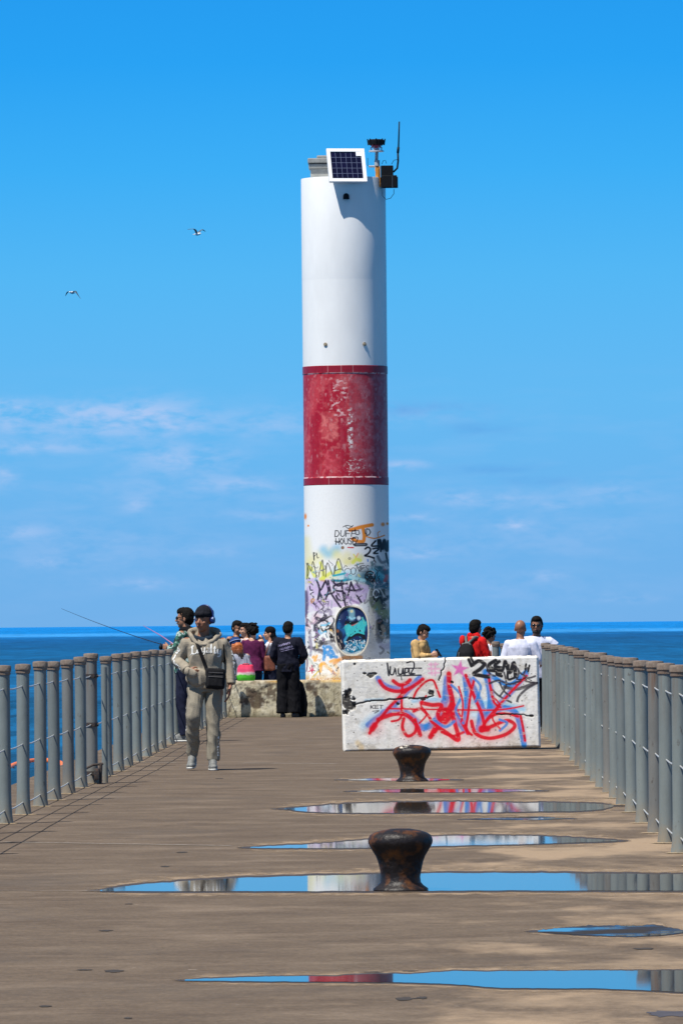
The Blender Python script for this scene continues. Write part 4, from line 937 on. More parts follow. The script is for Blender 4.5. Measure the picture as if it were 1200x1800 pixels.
tcn = t.nodes.new('ShaderNodeTexCoord'); br = t.nodes.new('ShaderNodeTexBrick'); t.links.new(tcn.outputs['UV'], br.inputs['Vector'])
br.offset = 0; br.inputs['Scale'].default_value = 1; br.inputs['Brick Width'].default_value = 1 / 6; br.inputs['Row Height'].default_value = 1 / 5; br.inputs['Mortar Size'].default_value = .0045
br.inputs['Color1'].default_value = (.002, .003, .020, 1); br.inputs['Color2'].default_value = (.004, .004, .030, 1); br.inputs['Mortar'].default_value = (.16, .19, .30, 1)
t.links.new(br.outputs[0], bb.inputs['Base Color']); bb.inputs['Roughness'].default_value = .25; bb.inputs['Specular IOR Level'].default_value = .3
iw, ih = PW - .12, PHh - .12
me = bpy.data.meshes.new('cells'); me.from_pydata([pan((-iw / 2, -.008, -ih / 2)), pan((iw / 2, -.008, -ih / 2)), pan((iw / 2, -.008, ih / 2)), pan((-iw / 2, -.008, ih / 2))], [], [(0, 1, 2, 3)])
uv = me.uv_layers.new(); [setattr(uv.data[i], 'uv', q_) for i, q_ in enumerate([(0, 0), (1, 0), (1, 1), (0, 1)])]
link('solar_cells', me, m, pf)
b = MB(); bk = [pan((-PW / 2 + .005, .012, -PHh / 2 + .005)), pan((PW / 2 - .005, .012, -PHh / 2 + .005)), pan((PW / 2 - .005, .012, PHh / 2 - .005)), pan((-PW / 2 + .005, .012, PHh / 2 - .005))]
b.add(bk, [(0, 1, 2, 3)]); b.build('back_sheet', mat('back_sheet_grey', (.5, .5, .5), .6, .05), pf)
b = MB()
for sx_ in (-.2, .2):
    b.tube([pan((sx_, .03, .05)), (ctr.x + sx_, -TR * .75, ZT - .02)], .015, 8)
b.build('mounting_bracket', mat('galv', (.4, .41, .42), .5, .1, metal=.5), pf, True)
# lantern, bracket, boxes, aerial
LN = mat('lantern_red', (.45, .012, .015), .25, .1, 20)
OR = mat('bracket_orange', (.62, .26, .03), .6, .3, 20, col2=(.35, .13, .02), c2amt=(.4, .8))
lc = px2t(661, 250, -.35)
def T_(x, y): return px2t(x, y, -.35)
z250 = T_(661, 250).z; lx, ly = lc.x, -.35
b = MB(); b.tube([T_(661, 300), T_(662, 264)], .028, 12); b.tube([T_(648, 292), T_(662, 292)], .018, 8); b.tube([T_(662.5, 291), T_(662.5, 281)], .045, 12)
lo_ = b.build('lantern_mast', mat('mast_grey', (.35, .37, .40), .5, .1), tw, True, .7)
zz = T_(661, 265).z
b = MB(); b.lathe([(.13, zz - .012), (.13, zz + .008)], (lx, ly, 0), 24); b.lathe([(.045, zz), (.045, zz + .05)], (lx, ly, 0), 12)
for k in range(6):
    a = k * PI / 3; b.tube([(lx + .09 * math.cos(a), ly + .09 * math.sin(a), zz), (lx + .09 * math.cos(a), ly + .09 * math.sin(a), zz + .07)], .012, 6)
b.build('lantern_base', mat('base_light', (.45, .47, .52), .4, .1), lo_, True, .7)
b = MB(); b.lathe([(.03, zz + .055), (.085, zz + .06), (.085, zz + .105), (.03, zz + .11)], (lx, ly, 0), 20); b.build('red_lens', LN, lo_, True, .7)
b = MB(); b.lathe([(.06, zz + .10), (.14, zz + .112), (.145, zz + .18), (.12, zz + .2), (.02, zz + .205)], (lx, ly, 0), 24)
for k in range(8):
    a = k * PI / 4; b.tube([(lx + .135 * math.cos(a), ly + .135 * math.sin(a), zz + .1), (lx + .15 * math.cos(a), ly + .15 * math.sin(a), zz + .21)], .012, 6)
b.build('black_crown', BLKM, lo_, True, .7)
b = MB(); v = T_(664, 310); b.box((v.x, v.y, v.z), (.085, .06, .36), bev=.008); b.box((v.x, v.y - .034, v.z + .05), (.03, .02, .2)); o = b.build('orange_bracket', OR, tw)
b = MB(); v = T_(680, 301); b.box((v.x, v.y, v.z), (.215, .2, .20), bev=.012); v = T_(684, 319); b.box((v.x, v.y - .03, v.z), (.26, .22, .21), bev=.012); b.build('battery_box', BLKM, tw)
v = T_(689.5, 320); b = MB(); b.box((v.x, v.y - .145, v.z), (.012, .01, .2)); v = T_(693, 320); b.box((v.x + .02, v.y, v.z + .0), (.08, .16, .19), bev=.01); b.build('box_cover', mat('cover_blue_grey', (.05, .06, .075), .5), tw)
b = MB(); b.tube([T_(691, 302), T_(698, 295), T_(699.5, 282), T_(699, 266)], .016, 8); b.tube([T_(699, 268), T_(700, 258)], .022, 8); b.tube([T_(700, 262), T_(701.5, 213)], [.014, .011], 8); b.build('aerial', BLKM, tw, True)
for w_ in ([T_(671, 288), T_(673, 282), T_(677, 281), T_(679, 287)], [T_(688, 288), T_(692, 281), T_(698, 280)], [T_(646, 277), T_(646, 290), T_(650, 293), T_(660, 293)]):
    b = MB(); b.tube(w_, .005, 5); b.build('wire', BLKM, tw, True)
b = MB(); b.tube([T_(692, 332), T_(692, 340), T_(686, 348), T_(678, 350), T_(672, 344), T_(672, 334)], .005, 5)
b.build('wire', BLKM, tw, True)

# oval hatch plate
def oval_plate():
    cu, cv = 610, 1238; a_, b_ = 168, 252; sc_x = TR / 418; sc_z = sc_x
    nr, na = 150, 300
    rr_ = np.linspace(0, 1, nr)[:, None]; an = np.linspace(0, 2 * PI, na + 1)[:-1][None, :]
    e = .82
    cx_ = np.sign(np.cos(an)) * np.abs(np.cos(an)) ** e; sx_ = np.sign(np.sin(an)) * np.abs(np.sin(an)) ** e
    U = cu + rr_ * a_ * cx_; V = cv + rr_ * b_ * sx_
    p = Paint(U, V, (.006, .02, .10)); rad = rr_ * np.ones_like(U)
    tl, wt, K = (.05, .52, .55), (.78, .82, .85), (.006, .008, .012)
    p.dot(490, 1090, 40, (.05, .07, .16), .6, .8); p.dot(740, 1180, 60, (.0, .09, .25), .6, .8); p.curve([(470, 1180), (500, 1250), (540, 1230)], 50, (.02, .16, .42), .8, .7)
    p.curve([(600, 1030), (612, 1060), (610, 1110)], 46, (.20, .42, .52), .5, .9); p.dot(610, 1045, 14, (.75, .7, .4), .6); p.curve([(590, 1105), (610, 1120), (640, 1110)], 16, (.3, .6, .75), .4)
    p.curve([(560, 1160), (620, 1170), (660, 1160)], 34, K, .4); p.curve([(550, 1180), (600, 1190), (670, 1165)], 10, (.6, .05, .05), .3); p.dot(680, 1112, 18, (.6, .7, .8), .5)
    p.curve([(575, 1210), (620, 1230), (720, 1170)], 60, tl, .3); p.curve([(600, 1240), (660, 1240), (700, 1220)], 60, tl, .4); p.curve([(560, 1200), (575, 1290), (590, 1310)], 30, tl, .4)
    p.curve([(700, 1150), (725, 1200), (720, 1260)], 18, tl, .4); p.curve([(715, 1110), (735, 1170)], 12, (.1, .5, .45), .5)
    p.curve([(580, 1320), (640, 1275), (710, 1280), (730, 1320)], 30, K, .35); p.curve([(600, 1290), (660, 1255), (730, 1270)], 12, tl, .3); p.curve([(560, 1300), (540, 1340), (560, 1380)], 20, (.05, .3, .5), .5)
    p.poly([(530, 1400), (600, 1350), (740, 1330), (750, 1400), (690, 1450), (600, 1460), (545, 1440)], (.02, .22, .38), 20, .9)
    p.curve([(450, 1240), (490, 1270), (480, 1330), (510, 1400)], 50, (.012, .01, .012), .5, .9)
    for q_ in [(470, 1290), (485, 1360), (500, 1330), (460, 1340), (492, 1385)]: p.curve([q_, (q_[0] + 10, q_[1] + 25)], 7, (.55, .45, .4), .4, .8)
    p.dot(470, 1240, 14, (.35, .12, .04), .5)
    r = random.Random(5)
    for k in range(150):
        x = r.uniform(545, 745); y = r.uniform(1335, 1455)
        p.curve([(x, y), (x + r.uniform(-9, 9), y + r.uniform(-9, 9)), (x + r.uniform(-14, 14), y + r.uniform(-12, 12))], r.uniform(3, 7), r.choice([wt, wt, (.3, .62, .75), K, (.02, .2, .4)]), .3, .9)
    for k in range(26):
        x = r.uniform(470, 750); y = r.uniform(1080, 1330); p.curve([(x, y), (x + r.uniform(-15, 15), y + r.uniform(-20, 20))], r.uniform(3, 6), r.choice([(.3, .6, .8), (.05, .2, .5), K, tl]), .3, .7)
    p.curve([(520, 1440), (600, 1475), (690, 1450)], 22, (.6, .72, .75), .5, .8); p.dot(690, 1240, 10, K, .3, .8); p.dot(640, 1245, 7, K, .3, .8)
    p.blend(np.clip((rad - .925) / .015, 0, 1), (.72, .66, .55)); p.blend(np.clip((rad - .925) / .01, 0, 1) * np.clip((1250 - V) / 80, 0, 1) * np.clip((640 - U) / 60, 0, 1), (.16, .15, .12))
    p.blend(np.clip((rad - .915) / .01, 0, 1) * (rad < .93), K)
    X = (U - (548 + 22 * 1238 / 1800)) * sc_x; ZZ = (1732.5 - V) * (tz(890) / 1732.5)
    Yv = -(TR + .085) + np.where(rad > .93, -.015, 0) + 0 * U
    me = grid_mesh('oval_plate', X, Yv, ZZ, wrap=True); p.apply(me)
    # rim wall running back into the shaft
    bb_ = MB(); ring = [(float(X[-1, k]), float(Yv[-1, k]), float(ZZ[-1, k])) for k in range(na)]
    bb_.add(ring + [(x, -TR * math.cos(math.asin(max(-1, min(1, x / TR)))) + .01, z) for x, y, z in ring], [(k, (k + 1) % na, na + (k + 1) % na, na + k) for k in range(na)])
    return me, bb_
me, rim = oval_plate()
op = link('access_hatch', me, cmat('hatch_paint', .45, .1, 50, .4), tw); rim.build('hatch_rim', mat('rim_cream', (.6, .56, .48), .6, .2, 20), op, True)

# ================================================================== BARRIER BLOCK
bl = empty('concrete_barrier', (0, 0, 0), 'big white concrete block sprayed with red and blue graffiti, standing across the pier', 'barrier')
A0 = G(603, 1322); B0 = G(948, 1315); L0 = (B0.x - A0.x); HB, DB = 1.138, .62
YB = 82.6; yawb = math.radians(2.0); tiltb = .0145
def block_mesh():
    nx, nz2_ = 480, 230
    s_ = np.linspace(0, 1, nx)[None, :] * np.ones((nz2_, 1)); t = np.linspace(0, 1, nz2_)[:, None] * np.ones((1, nx))
    U = 40 + s_ * 1082; V = (103 - 28 * s_) + t * 508
    n1 = vnoise(U, V, 120, 1, 5); n2 = vnoise(U, V, 30, 2, 5); n3 = vnoise(U, V, 11, 3, 3)
    p = Paint(U, V, (.83, .81, .77)); p.blend(np.clip((n1 - .45) * 4, 0, 1) * .22, (.66, .62, .55)); p.blend(np.clip((n2 - .57) * 6, 0, 1) * .5, (.52, .48, .41)); p.blend(np.clip((vnoise(U, V * .35, 26, 57, 4) - .58) * 6, 0, 1) * .35, (.55, .52, .46))
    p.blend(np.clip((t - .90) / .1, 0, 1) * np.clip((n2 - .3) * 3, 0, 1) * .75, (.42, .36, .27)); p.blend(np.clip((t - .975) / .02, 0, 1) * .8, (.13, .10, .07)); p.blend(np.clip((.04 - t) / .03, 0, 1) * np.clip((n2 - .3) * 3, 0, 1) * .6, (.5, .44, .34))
    p.curve([(120, 560), (135, 580), (140, 595)], 26, (.62, .45, .22), .7, .7)
    p.poly([(20, 90), (600, 80), (570, 330), (40, 330)], (.68, .66, .60), 30, .35)
    BL, LB_, RD, K, PK = (.02, .24, .68), (.25, .62, .88), (.72, .004, .02), (.02, .02, .024), (.78, .16, .48)
    # mist
    for x, y, r_ in [(470, 480, 60), (660, 500, 70), (800, 500, 70), (230, 480, 40), (920, 480, 60), (400, 500, 50)]: p.dot(x, y, r_ * 1.2, (.82, .40, .42), .95, .45)
    p.curve([(430, 325), (600, 322), (760, 335), (900, 345), (1030, 372)], 22, LB_, .9, .75); p.curve([(160, 465), (200, 430), (290, 380)], 40, LB_, .9, .5); p.curve([(170, 325), (260, 320)], 14, LB_, .9, .4)
    p.curve([(700, 380), (760, 400), (820, 390)], 50, LB_, .9, .4); p.curve([(940, 380), (1000, 400), (1030, 520)], 26, LB_, .9, .5)
    blue = [([(240, 205), (262, 235), (315, 258), (380, 255), (430, 238), (468, 202)], 19), ([(455, 215), (400, 270), (340, 335), (280, 388), (220, 430), (180, 460)], 20),
            ([(265, 395), (325, 382), (388, 396), (430, 430), (458, 468), (500, 470), (560, 425), (598, 345), (612, 255), (618, 205)], 24), ([(618, 215), (638, 330), (668, 430), (712, 492)], 20),
            ([(716, 200), (722, 300), (716, 400), (705, 485)], 18), ([(738, 215), (770, 290), (802, 380), (785, 485)], 26), ([(830, 170), (850, 260), (852, 350), (826, 430)], 24), ([(832, 172), (885, 205), (965, 238), (1050, 168)], 16),
            ([(1048, 180), (985, 255), (925, 320), (865, 378), (822, 420)], 19), ([(880, 385), (930, 365), (985, 388), (1005, 440), (1022, 510), (1030, 570)], 19), ([(590, 330), (640, 280), (560, 400)], 12)]
    for s2, w2 in blue: p.curve(s2, w2 * 1.5, LB_, .8, .3)
    for s2, w2 in blue: p.curve(s2, w2 * 1.32, BL, .35, .97)
    K2 = (.035, .03, .04)
    for s2, w2 in [([(1060, 145), (1040, 175), (1045, 215), (1110, 228)], 9), ([(1110, 228), (1050, 262), (1010, 300), (998, 328)], 11), ([(930, 250), (1000, 262), (1090, 230)], 15), ([(860, 262), (900, 300), (965, 335)], 9), ([(905, 300), (940, 240), (930, 170)], 9)]: p.curve(s2, w2, K2, .4, .9)
    red = [([(248, 218), (275, 255), (335, 275), (395, 265), (445, 238), (484, 208)], 15), ([(322, 218), (355, 240), (390, 232), (414, 213)], 15), ([(372, 240), (366, 300), (364, 380)], 10), ([(400, 265), (345, 315), (298, 362), (250, 420), (212, 465), (186, 505)], 13),
           ([(215, 462), (200, 482)], 24), ([(235, 430), (315, 402), (378, 402), (420, 430), (448, 470), (462, 515)], 17), ([(308, 440), (345, 432), (364, 405), (368, 365)], 9), ([(375, 425), (366, 475), (392, 520), (430, 505), (442, 470), (436, 430)], 13),
           ([(430, 312), (452, 268), (500, 222), (540, 215), (560, 260), (576, 305)], 9), ([(474, 338), (530, 350), (582, 352), (562, 400), (572, 450), (530, 512)], 17), ([(430, 385), (470, 372), (510, 410), (530, 445), (575, 470)], 12),
           ([(628, 178), (630, 260), (642, 335), (605, 395), (560, 455), (518, 525)], 20), ([(642, 330), (672, 400), (708, 470), (724, 505)], 16), ([(640, 345), (646, 420), (672, 540), (610, 505), (560, 470)], 17), ([(600, 380), (630, 400), (600, 440)], 26),
           ([(720, 186), (760, 295), (802, 400), (818, 485)], 13), ([(765, 212), (742, 300), (728, 400), (716, 480), (745, 515)], 10), ([(845, 188), (855, 260), (872, 335), (905, 362)], 10), ([(1052, 190), (990, 252), (940, 305), (880, 372), (828, 432), (800, 490)], 10),
           ([(792, 492), (832, 432), (880, 402), (940, 397), (1000, 412)], 11), ([(745, 440), (765, 505), (830, 532), (900, 522), (950, 500), (982, 462), (940, 435), (860, 465), (800, 492)], 15), ([(1015, 410), (1026, 470), (1036, 545)], 10),
           ([(300, 370), (450, 373), (640, 376), (850, 378), (950, 370), (1032, 354)], 6), ([(800, 480), (830, 480)], 26)]
    for s2, w2 in red: p.curve(s2, w2 * 2.2, (.78, .25, .26), .9, .38)
    for s2, w2 in red: p.curve(s2, w2 * 1.15, RD, .35, .97)
    # pink star and scribble
    st_ = []
    for k in range(10):
        a = -PI / 2 + .15 + k * PI / 5; r_ = 50 if k % 2 == 0 else 20; st_.append((688 + r_ * math.cos(a), 152 + r_ * math.sin(a)))
    p.poly(st_, PK, 8, .95)
    for s2 in [[(520, 128), (570, 125)], [(530, 120), (535, 185)], [(555, 118), (552, 188)], [(515, 150), (578, 152)], [(518, 175), (575, 172)]]: p.curve(s2, 9, (.85, .42, .6), .6, .75)
    for s2, w2 in [([(738, 100), (752, 135)], 11), ([(752, 92), (766, 122)], 9), ([(760, 128), (792, 108), (822, 125), (800, 152), (764, 178), (800, 188), (845, 195)], 14), ([(885, 105), (850, 128), (868, 152), (915, 150)], 14), ([(905, 110), (880, 135), (925, 150), (890, 178), (915, 190)], 12),
                   ([(840, 160), (900, 165)], 10), ([(935, 112), (925, 150), (905, 182)], 11), ([(938, 112), (962, 170), (985, 118), (992, 192)], 14), ([(955, 130), (950, 205), (985, 200)], 9), ([(1052, 125), (1046, 152)], 7), ([(1070, 132), (1062, 165)], 7)]: p.curve(s2, w2 * 1.3, K, .3)
    for s2, w2 in [([(292, 122), (298, 188)], 8), ([(308, 140), (306, 178), (322, 182), (334, 150), (338, 180)], 7), ([(352, 150), (352, 178), (370, 178), (376, 148), (378, 180)], 7), ([(388, 155), (386, 185)], 7), ([(386, 150), (405, 150), (402, 170), (388, 172)], 6), ([(410, 150), (412, 180), (430, 176)], 6),
                   ([(398, 118), (432, 112), (438, 140), (418, 180), (440, 178)], 7), ([(342, 190), (475, 186)], 6), ([(395, 148), (478, 148)], 6), ([(365, 186), (368, 212)], 5)]: p.curve(s2, w2, (.03, .03, .04), .25)
    for s2, w2 in [([(850, 230), (900, 215), (960, 235), (1020, 215)], 10), ([(900, 215), (925, 270), (960, 300)], 9), ([(975, 120), (1010, 160), (1000, 205)], 10), ([(1015, 170), (1060, 200), (1100, 190)], 9), ([(830, 120), (850, 175), (880, 190)], 9)]: p.curve(s2, w2, K2, .4, .9)
    for s2, w2 in [([(640, 240), (690, 300), (660, 380), (700, 450)], 12), ([(540, 430), (600, 470), (650, 440)], 14), ([(900, 430), (940, 450), (900, 490)], 12), ([(760, 200), (800, 250), (770, 330)], 12)]: p.curve(s2, w2, BL, .4, .85)
    for s2, w2 in [([(500, 300), (470, 350), (500, 400), (460, 450)], 9), ([(680, 250), (700, 340), (690, 440)], 10), ([(860, 300), (900, 350), (860, 420), (900, 480)], 9), ([(580, 500), (640, 520), (700, 500)], 12)]: p.curve(s2, w2, RD, .4, .92)
    letters(p, 'KET', 195, 352, 18, 18, 4, (.08, .08, .09), .1, .35); p.curve([(205, 385), (240, 382), (215, 395)], 4, (.1, .1, .1)); 
    p.stroke([(110, 250), (180, 255)], 4, (.5, .5, .5), .5, .5); p.stroke([(235, 230), (250, 275)], 4, (.6, .6, .62), .5, .6)
    # cracks, holes, pitting
    dep = np.zeros_like(U); r = random.Random(4)
    def crack(pts, w2, d):
        nonlocal dep
        out = []
        for (x0, y0), (x1, y1) in zip(pts[:-1], pts[1:]):
            for k in range(5): out.append((x0 + (x1 - x0) * k / 5 + r.uniform(-3, 3), y0 + (y1 - y0) * k / 5 + r.uniform(-3, 3)))
        out.append(pts[-1]); p.stroke(out, w2, (.012, .010, .010), .3, .95)
        tmp = Paint(U, V, (0, 0, 0)); tmp.stroke(out, w2, (1, 1, 1), .4); dep = np.maximum(dep, tmp.c[..., 0] * d)
    crack([(612, 84), (607, 120), (600, 150), (585, 165), (582, 190), (572, 215)], 6, .012)
    crack([(100, 352), (150, 338), (200, 328), (300, 320), (400, 312), (440, 318), (500, 312), (540, 298)], 8, .012); crack([(885, 400), (950, 402), (1000, 400), (1080, 410)], 6, .01)
    crack([(1000, 210), (1040, 205), (1080, 215)], 4, .006)
    def hole(x, y, rx, ry, d, sd):
        nonlocal dep
        q_ = np.hypot((U - x) / rx, (V - y) / ry) + (vnoise(U, V, 22, sd, 4) - .5) * 1.5; a = np.clip((1 - q_) * 5, 0, 1); dep = np.maximum(dep, a * d)
        p.blend(a * .95, (.018, .015, .014)); p.blend(a * np.clip((vnoise(U, V, 9, sd + 1, 3) - .52) * 6, 0, 1) * .45, (.16, .15, .13))
    hole(72, 345, 46, 60, .05, 61); hole(70, 285, 24, 26, .03, 62); hole(528, 282, 17, 22, .03, 63); hole(195, 190, 26, 16, .02, 64); hole(170, 178, 12, 9, .02, 65); hole(220, 178, 13, 8, .02, 66); hole(112, 125, 9, 9, .01, 67); hole(1075, 408, 14, 7, .015, 68)
    hole(345, 345, 10, 8, .012, 69); hole(645, 225, 10, 8, .012, 70); hole(480, 318, 20, 8, .012, 71)
    for k in range(190):
        x = r.uniform(45, 1118); y = r.uniform(95, 590); rr2 = r.uniform(1.3, 4.2); p.stroke([(x, y), (x + r.uniform(-3, 3), y)], rr2 * 1.3, (.10, .085, .07), .3, r.uniform(.5, .95))
    wash = (vnoise(U * .35, V, 10, 55, 4) - .5); p.blend(np.clip((wash - .17) * 8, 0, 1) * .5, (.62, .58, .5))
    w = L0; H = HB
    X = s_ * w; Zv = (1 - t) * H; edge = np.minimum.reduce([s_ * w, (1 - s_) * w, t * H, (1 - t) * H])
    Yv = np.clip((.035 - edge) / .035, 0, 1) ** 2 * .035 + dep * .45 + (n2 - .5) * .006
    Zv = Zv - np.clip((.03 - (1 - s_) * w) / .03, 0, 1) * np.clip(1 - t * 8, 0, 1) * .03 - np.clip((.03 - s_ * w) / .03, 0, 1) * np.clip(1 - t * 8, 0, 1) * .03
    Zv = Zv - (t < .004) * np.clip((vnoise(U, V * 0, 26, 91, 3) - .55) * .12, 0, .03)
    me = grid_mesh('front_face', X, Yv, Zv); p.apply(me); return me
BM_ = cmat('barrier_paint', .8, .22, 45, .2, (.97, 1.05))
def wall_xf(o): o.location = (A0.x, YB, 0); o.rotation_euler = (0, -tiltb, yawb)
bl.location = (A0.x, YB, -.012); bl.rotation_euler = (0, -tiltb, yawb)
link('front_face', block_mesh(), BM_, bl)
b = MB(); b.box((L0 / 2, DB / 2 + .035, HB / 2 - .012), (L0 - .012, DB, HB - .012), bev=.03); b.build('block', mat('barrier_concrete', (.72, .70, .65), .9, .12, 4, bump=.4), bl)

# ================================================================== BOLLARDS
IRON = mat('bollard_iron', (.012, .009, .010), .5, .3, 9, bump=.9, bscale=26, col2=(.15, .052, .010), c2amt=(.50, .70), spec=.35)
def bollard(loc, label):
    e = empty('mooring_bollard', loc, label, 'bollard', 'mooring bollards on the deck')
    pr = [(.163, 0), (.160, .008), (.150, .015), (.134, .027), (.120, .044), (.116, .076), (.121, .107), (.127, .137), (.135, .168), (.146, .198), (.164, .228), (.180, .257), (.187, .272), (.189, .287), (.187, .302), (.179, .320), (.155, .335), (.116, .347), (.06, .357), (.0, .360)]
    b = MB(); b.lathe(pr, (0, 0, 0), 64, False); me = b.mesh('bollard_body')
    for v in me.vertices:
        q_ = v.co * 9 + Vector((loc[1], 0, 0)); n_ = Vector((v.co.x, v.co.y, 0)); 
        if n_.length > .01: v.co += n_.normalized() * noise.noise(q_) * .0035
    link('iron_body', me, IRON, e, True); return e
c = flat(704, 1568); e = bollard((c.x, c.y + .16, .006), 'squat rusty mushroom bollard nearest the viewer, beside the long sky-blue puddle')
c = flat(724, 1375); e2 = bollard((c.x, c.y + .16, .006), 'darker rusty bollard farther back, spattered white on top, before the graffiti block')
b = MB(); r = random.Random(3)
for k in range(7):
    cx_, cy_ = -.075 + r.uniform(-.05, .05), -.10 + r.uniform(-.035, .04); rd_ = math.hypot(cx_, cy_); z = .3575 - max(0, rd_ - .05) ** 2 * 2.2
    b.ell((cx_, cy_, z - .001), (r.uniform(.012, .026), r.uniform(.012, .026), .004), nu=10, nv=6)
b.build('droppings', mat('droppings_white', (.72, .66, .56), .8), e2, True)
# ================================================================== PEOPLE
def R3(yaw=0, pitch=0, roll=0):
    return Matrix.Rotation(math.radians(yaw), 3, 'Z') @ Matrix.Rotation(math.radians(pitch), 3, 'X') @ Matrix.Rotation(math.radians(roll), 3, 'Y')
SK_D = mat('skin_dark_brown', (.27, .120, .068), .48, .12, 25, spec=.45)
SK_M = mat('skin_brown', (.34, .165, .095), .5, .1, 25, spec=.4)
SK_L = mat('skin_light', (.48, .26, .17), .5, .08, 25, spec=.4)
HAIRM = mat('hair_black', (.0055, .0045, .004), .8, .4, 60, bump=.4, bscale=90, spec=.15)
SHB = mat('shoe_dark', (.03, .03, .033), .6, .3, 20); SHW = mat('shoe_pale', (.17, .175, .17), .6, .35, 25, bump=.3); SOLE = mat('sole_white', (.55, .55, .52), .6, .1, 20)
EYEW = mat('eye_dark', (.02, .015, .012), .3, .1); LIP = mat('lip', (.16, .055, .045), .5, .1)
DEF = dict(pel=(0, 0, .93), waist=(0, 0, 1.08), chest=(0, 0, 1.28), neck=(0, .01, 1.465), head=(0, -.015, 1.635),
           sa=(-.175, .01, 1.405), ea=(-.225, .03, 1.13), wa=(-.23, -.03, .885), sb=(.175, .01, 1.405), eb=(.225, .03, 1.13), wb=(.23, -.03, .885),
           ha=(-.09, 0, .91), ka=(-.10, -.02, .50), aa=(-.105, .02, .085), ta=(-.125, -.15, .035), hb=(.09, 0, .91), kb=(.10, -.02, .50), ab=(.105, .02, .085), tb=(.125, -.15, .035))
TORS = [(-.12, .150, .105), (0, .158, .112), (.12, .165, .115), (.32, .140, .102), (.55, .155, .112), (.74, .162, .115), (.86, .132, .100), (.94, .088, .078), (1.02, .06, .06)]
def tcen(J, t):
    ks = [(-.2, Vector(J['pel']) + (Vector(J['pel']) - Vector(J['waist'])) * .66), (0, Vector(J['pel'])), (.28, Vector(J['waist'])), (.65, Vector(J['chest'])), (1, Vector(J['neck'])), (1.1, Vector(J['neck']) + Vector((0, 0, .04)))]
    for (t0, a), (t1, b) in zip(ks[:-1], ks[1:]):
        if t <= t1: return a.lerp(b, (t - t0) / (t1 - t0))
    return ks[-1][1]
def trad(t):
    xs = [q_[0] for q_ in TORS]; return float(np.interp(t, xs, [q_[1] for q_ in TORS])), float(np.interp(t, xs, [q_[2] for q_ in TORS]))
def torso(mb, J, d=0, t0=-.12, t1=1.02, flare=0):
    rings = []
    n = 14
    for i in range(n + 1):
        t = t0 + (t1 - t0) * i / n; c = tcen(J, t); rx, ry = trad(t); fl = flare * max(0, (.35 - t)) 
        rings.append((c.x, c.y, c.z, rx + d + fl, ry + d * .9 + fl))
    mb.loft(rings)
def hand(mb, W, d, side, nrm, curl=.5, k=1.0):
    """palm, four unequal fingers and a thumb; d = direction of the fingers, side = towards the thumb, nrm = palm side"""
    W = Vector(W); d = Vector(d).normalized(); side = Vector(side); side = (side - d * side.dot(d)).normalized(); n = d.cross(side).normalized()
    if n.dot(Vector(nrm)) < 0: n = -n
    for o_ in (-.026, -.009, .009, .026): mb.cone(W + side * o_ * .6 * k, .0155 * k, W + (d * .082 + side * o_) * k, .0125 * k)
    for o_, L_, r_ in ((-.031, .058, .0075), (-.0105, .074, .0085), (.0105, .080, .009), (.031, .070, .0085)):
        b_ = W + (d * .088 + side * o_) * k; a1 = curl; a2 = curl * 2.1; a3 = curl * 2.9
        r_ *= 1.12; p1 = b_ + (d * math.cos(a1) + n * math.sin(a1)) * L_ * .45 * k; p2 = p1 + (d * math.cos(a2) + n * math.sin(a2)) * L_ * .32 * k; p3 = p2 + (d * math.cos(a3) + n * math.sin(a3)) * L_ * .23 * k
        mb.limb([b_, p1, p2, p3], [r_ * 1.05 * k, r_ * k, r_ * .93 * k, r_ * .8 * k])
    tb = W + (d * .022 + side * .026) * k; t1 = tb + (d * .035 + side * .026 + n * .014) * k; t2 = t1 + (d * .03 + side * .004 + n * .014) * k
    mb.limb([tb, t1, t2], [.014 * k, .0105 * k, .0085 * k])
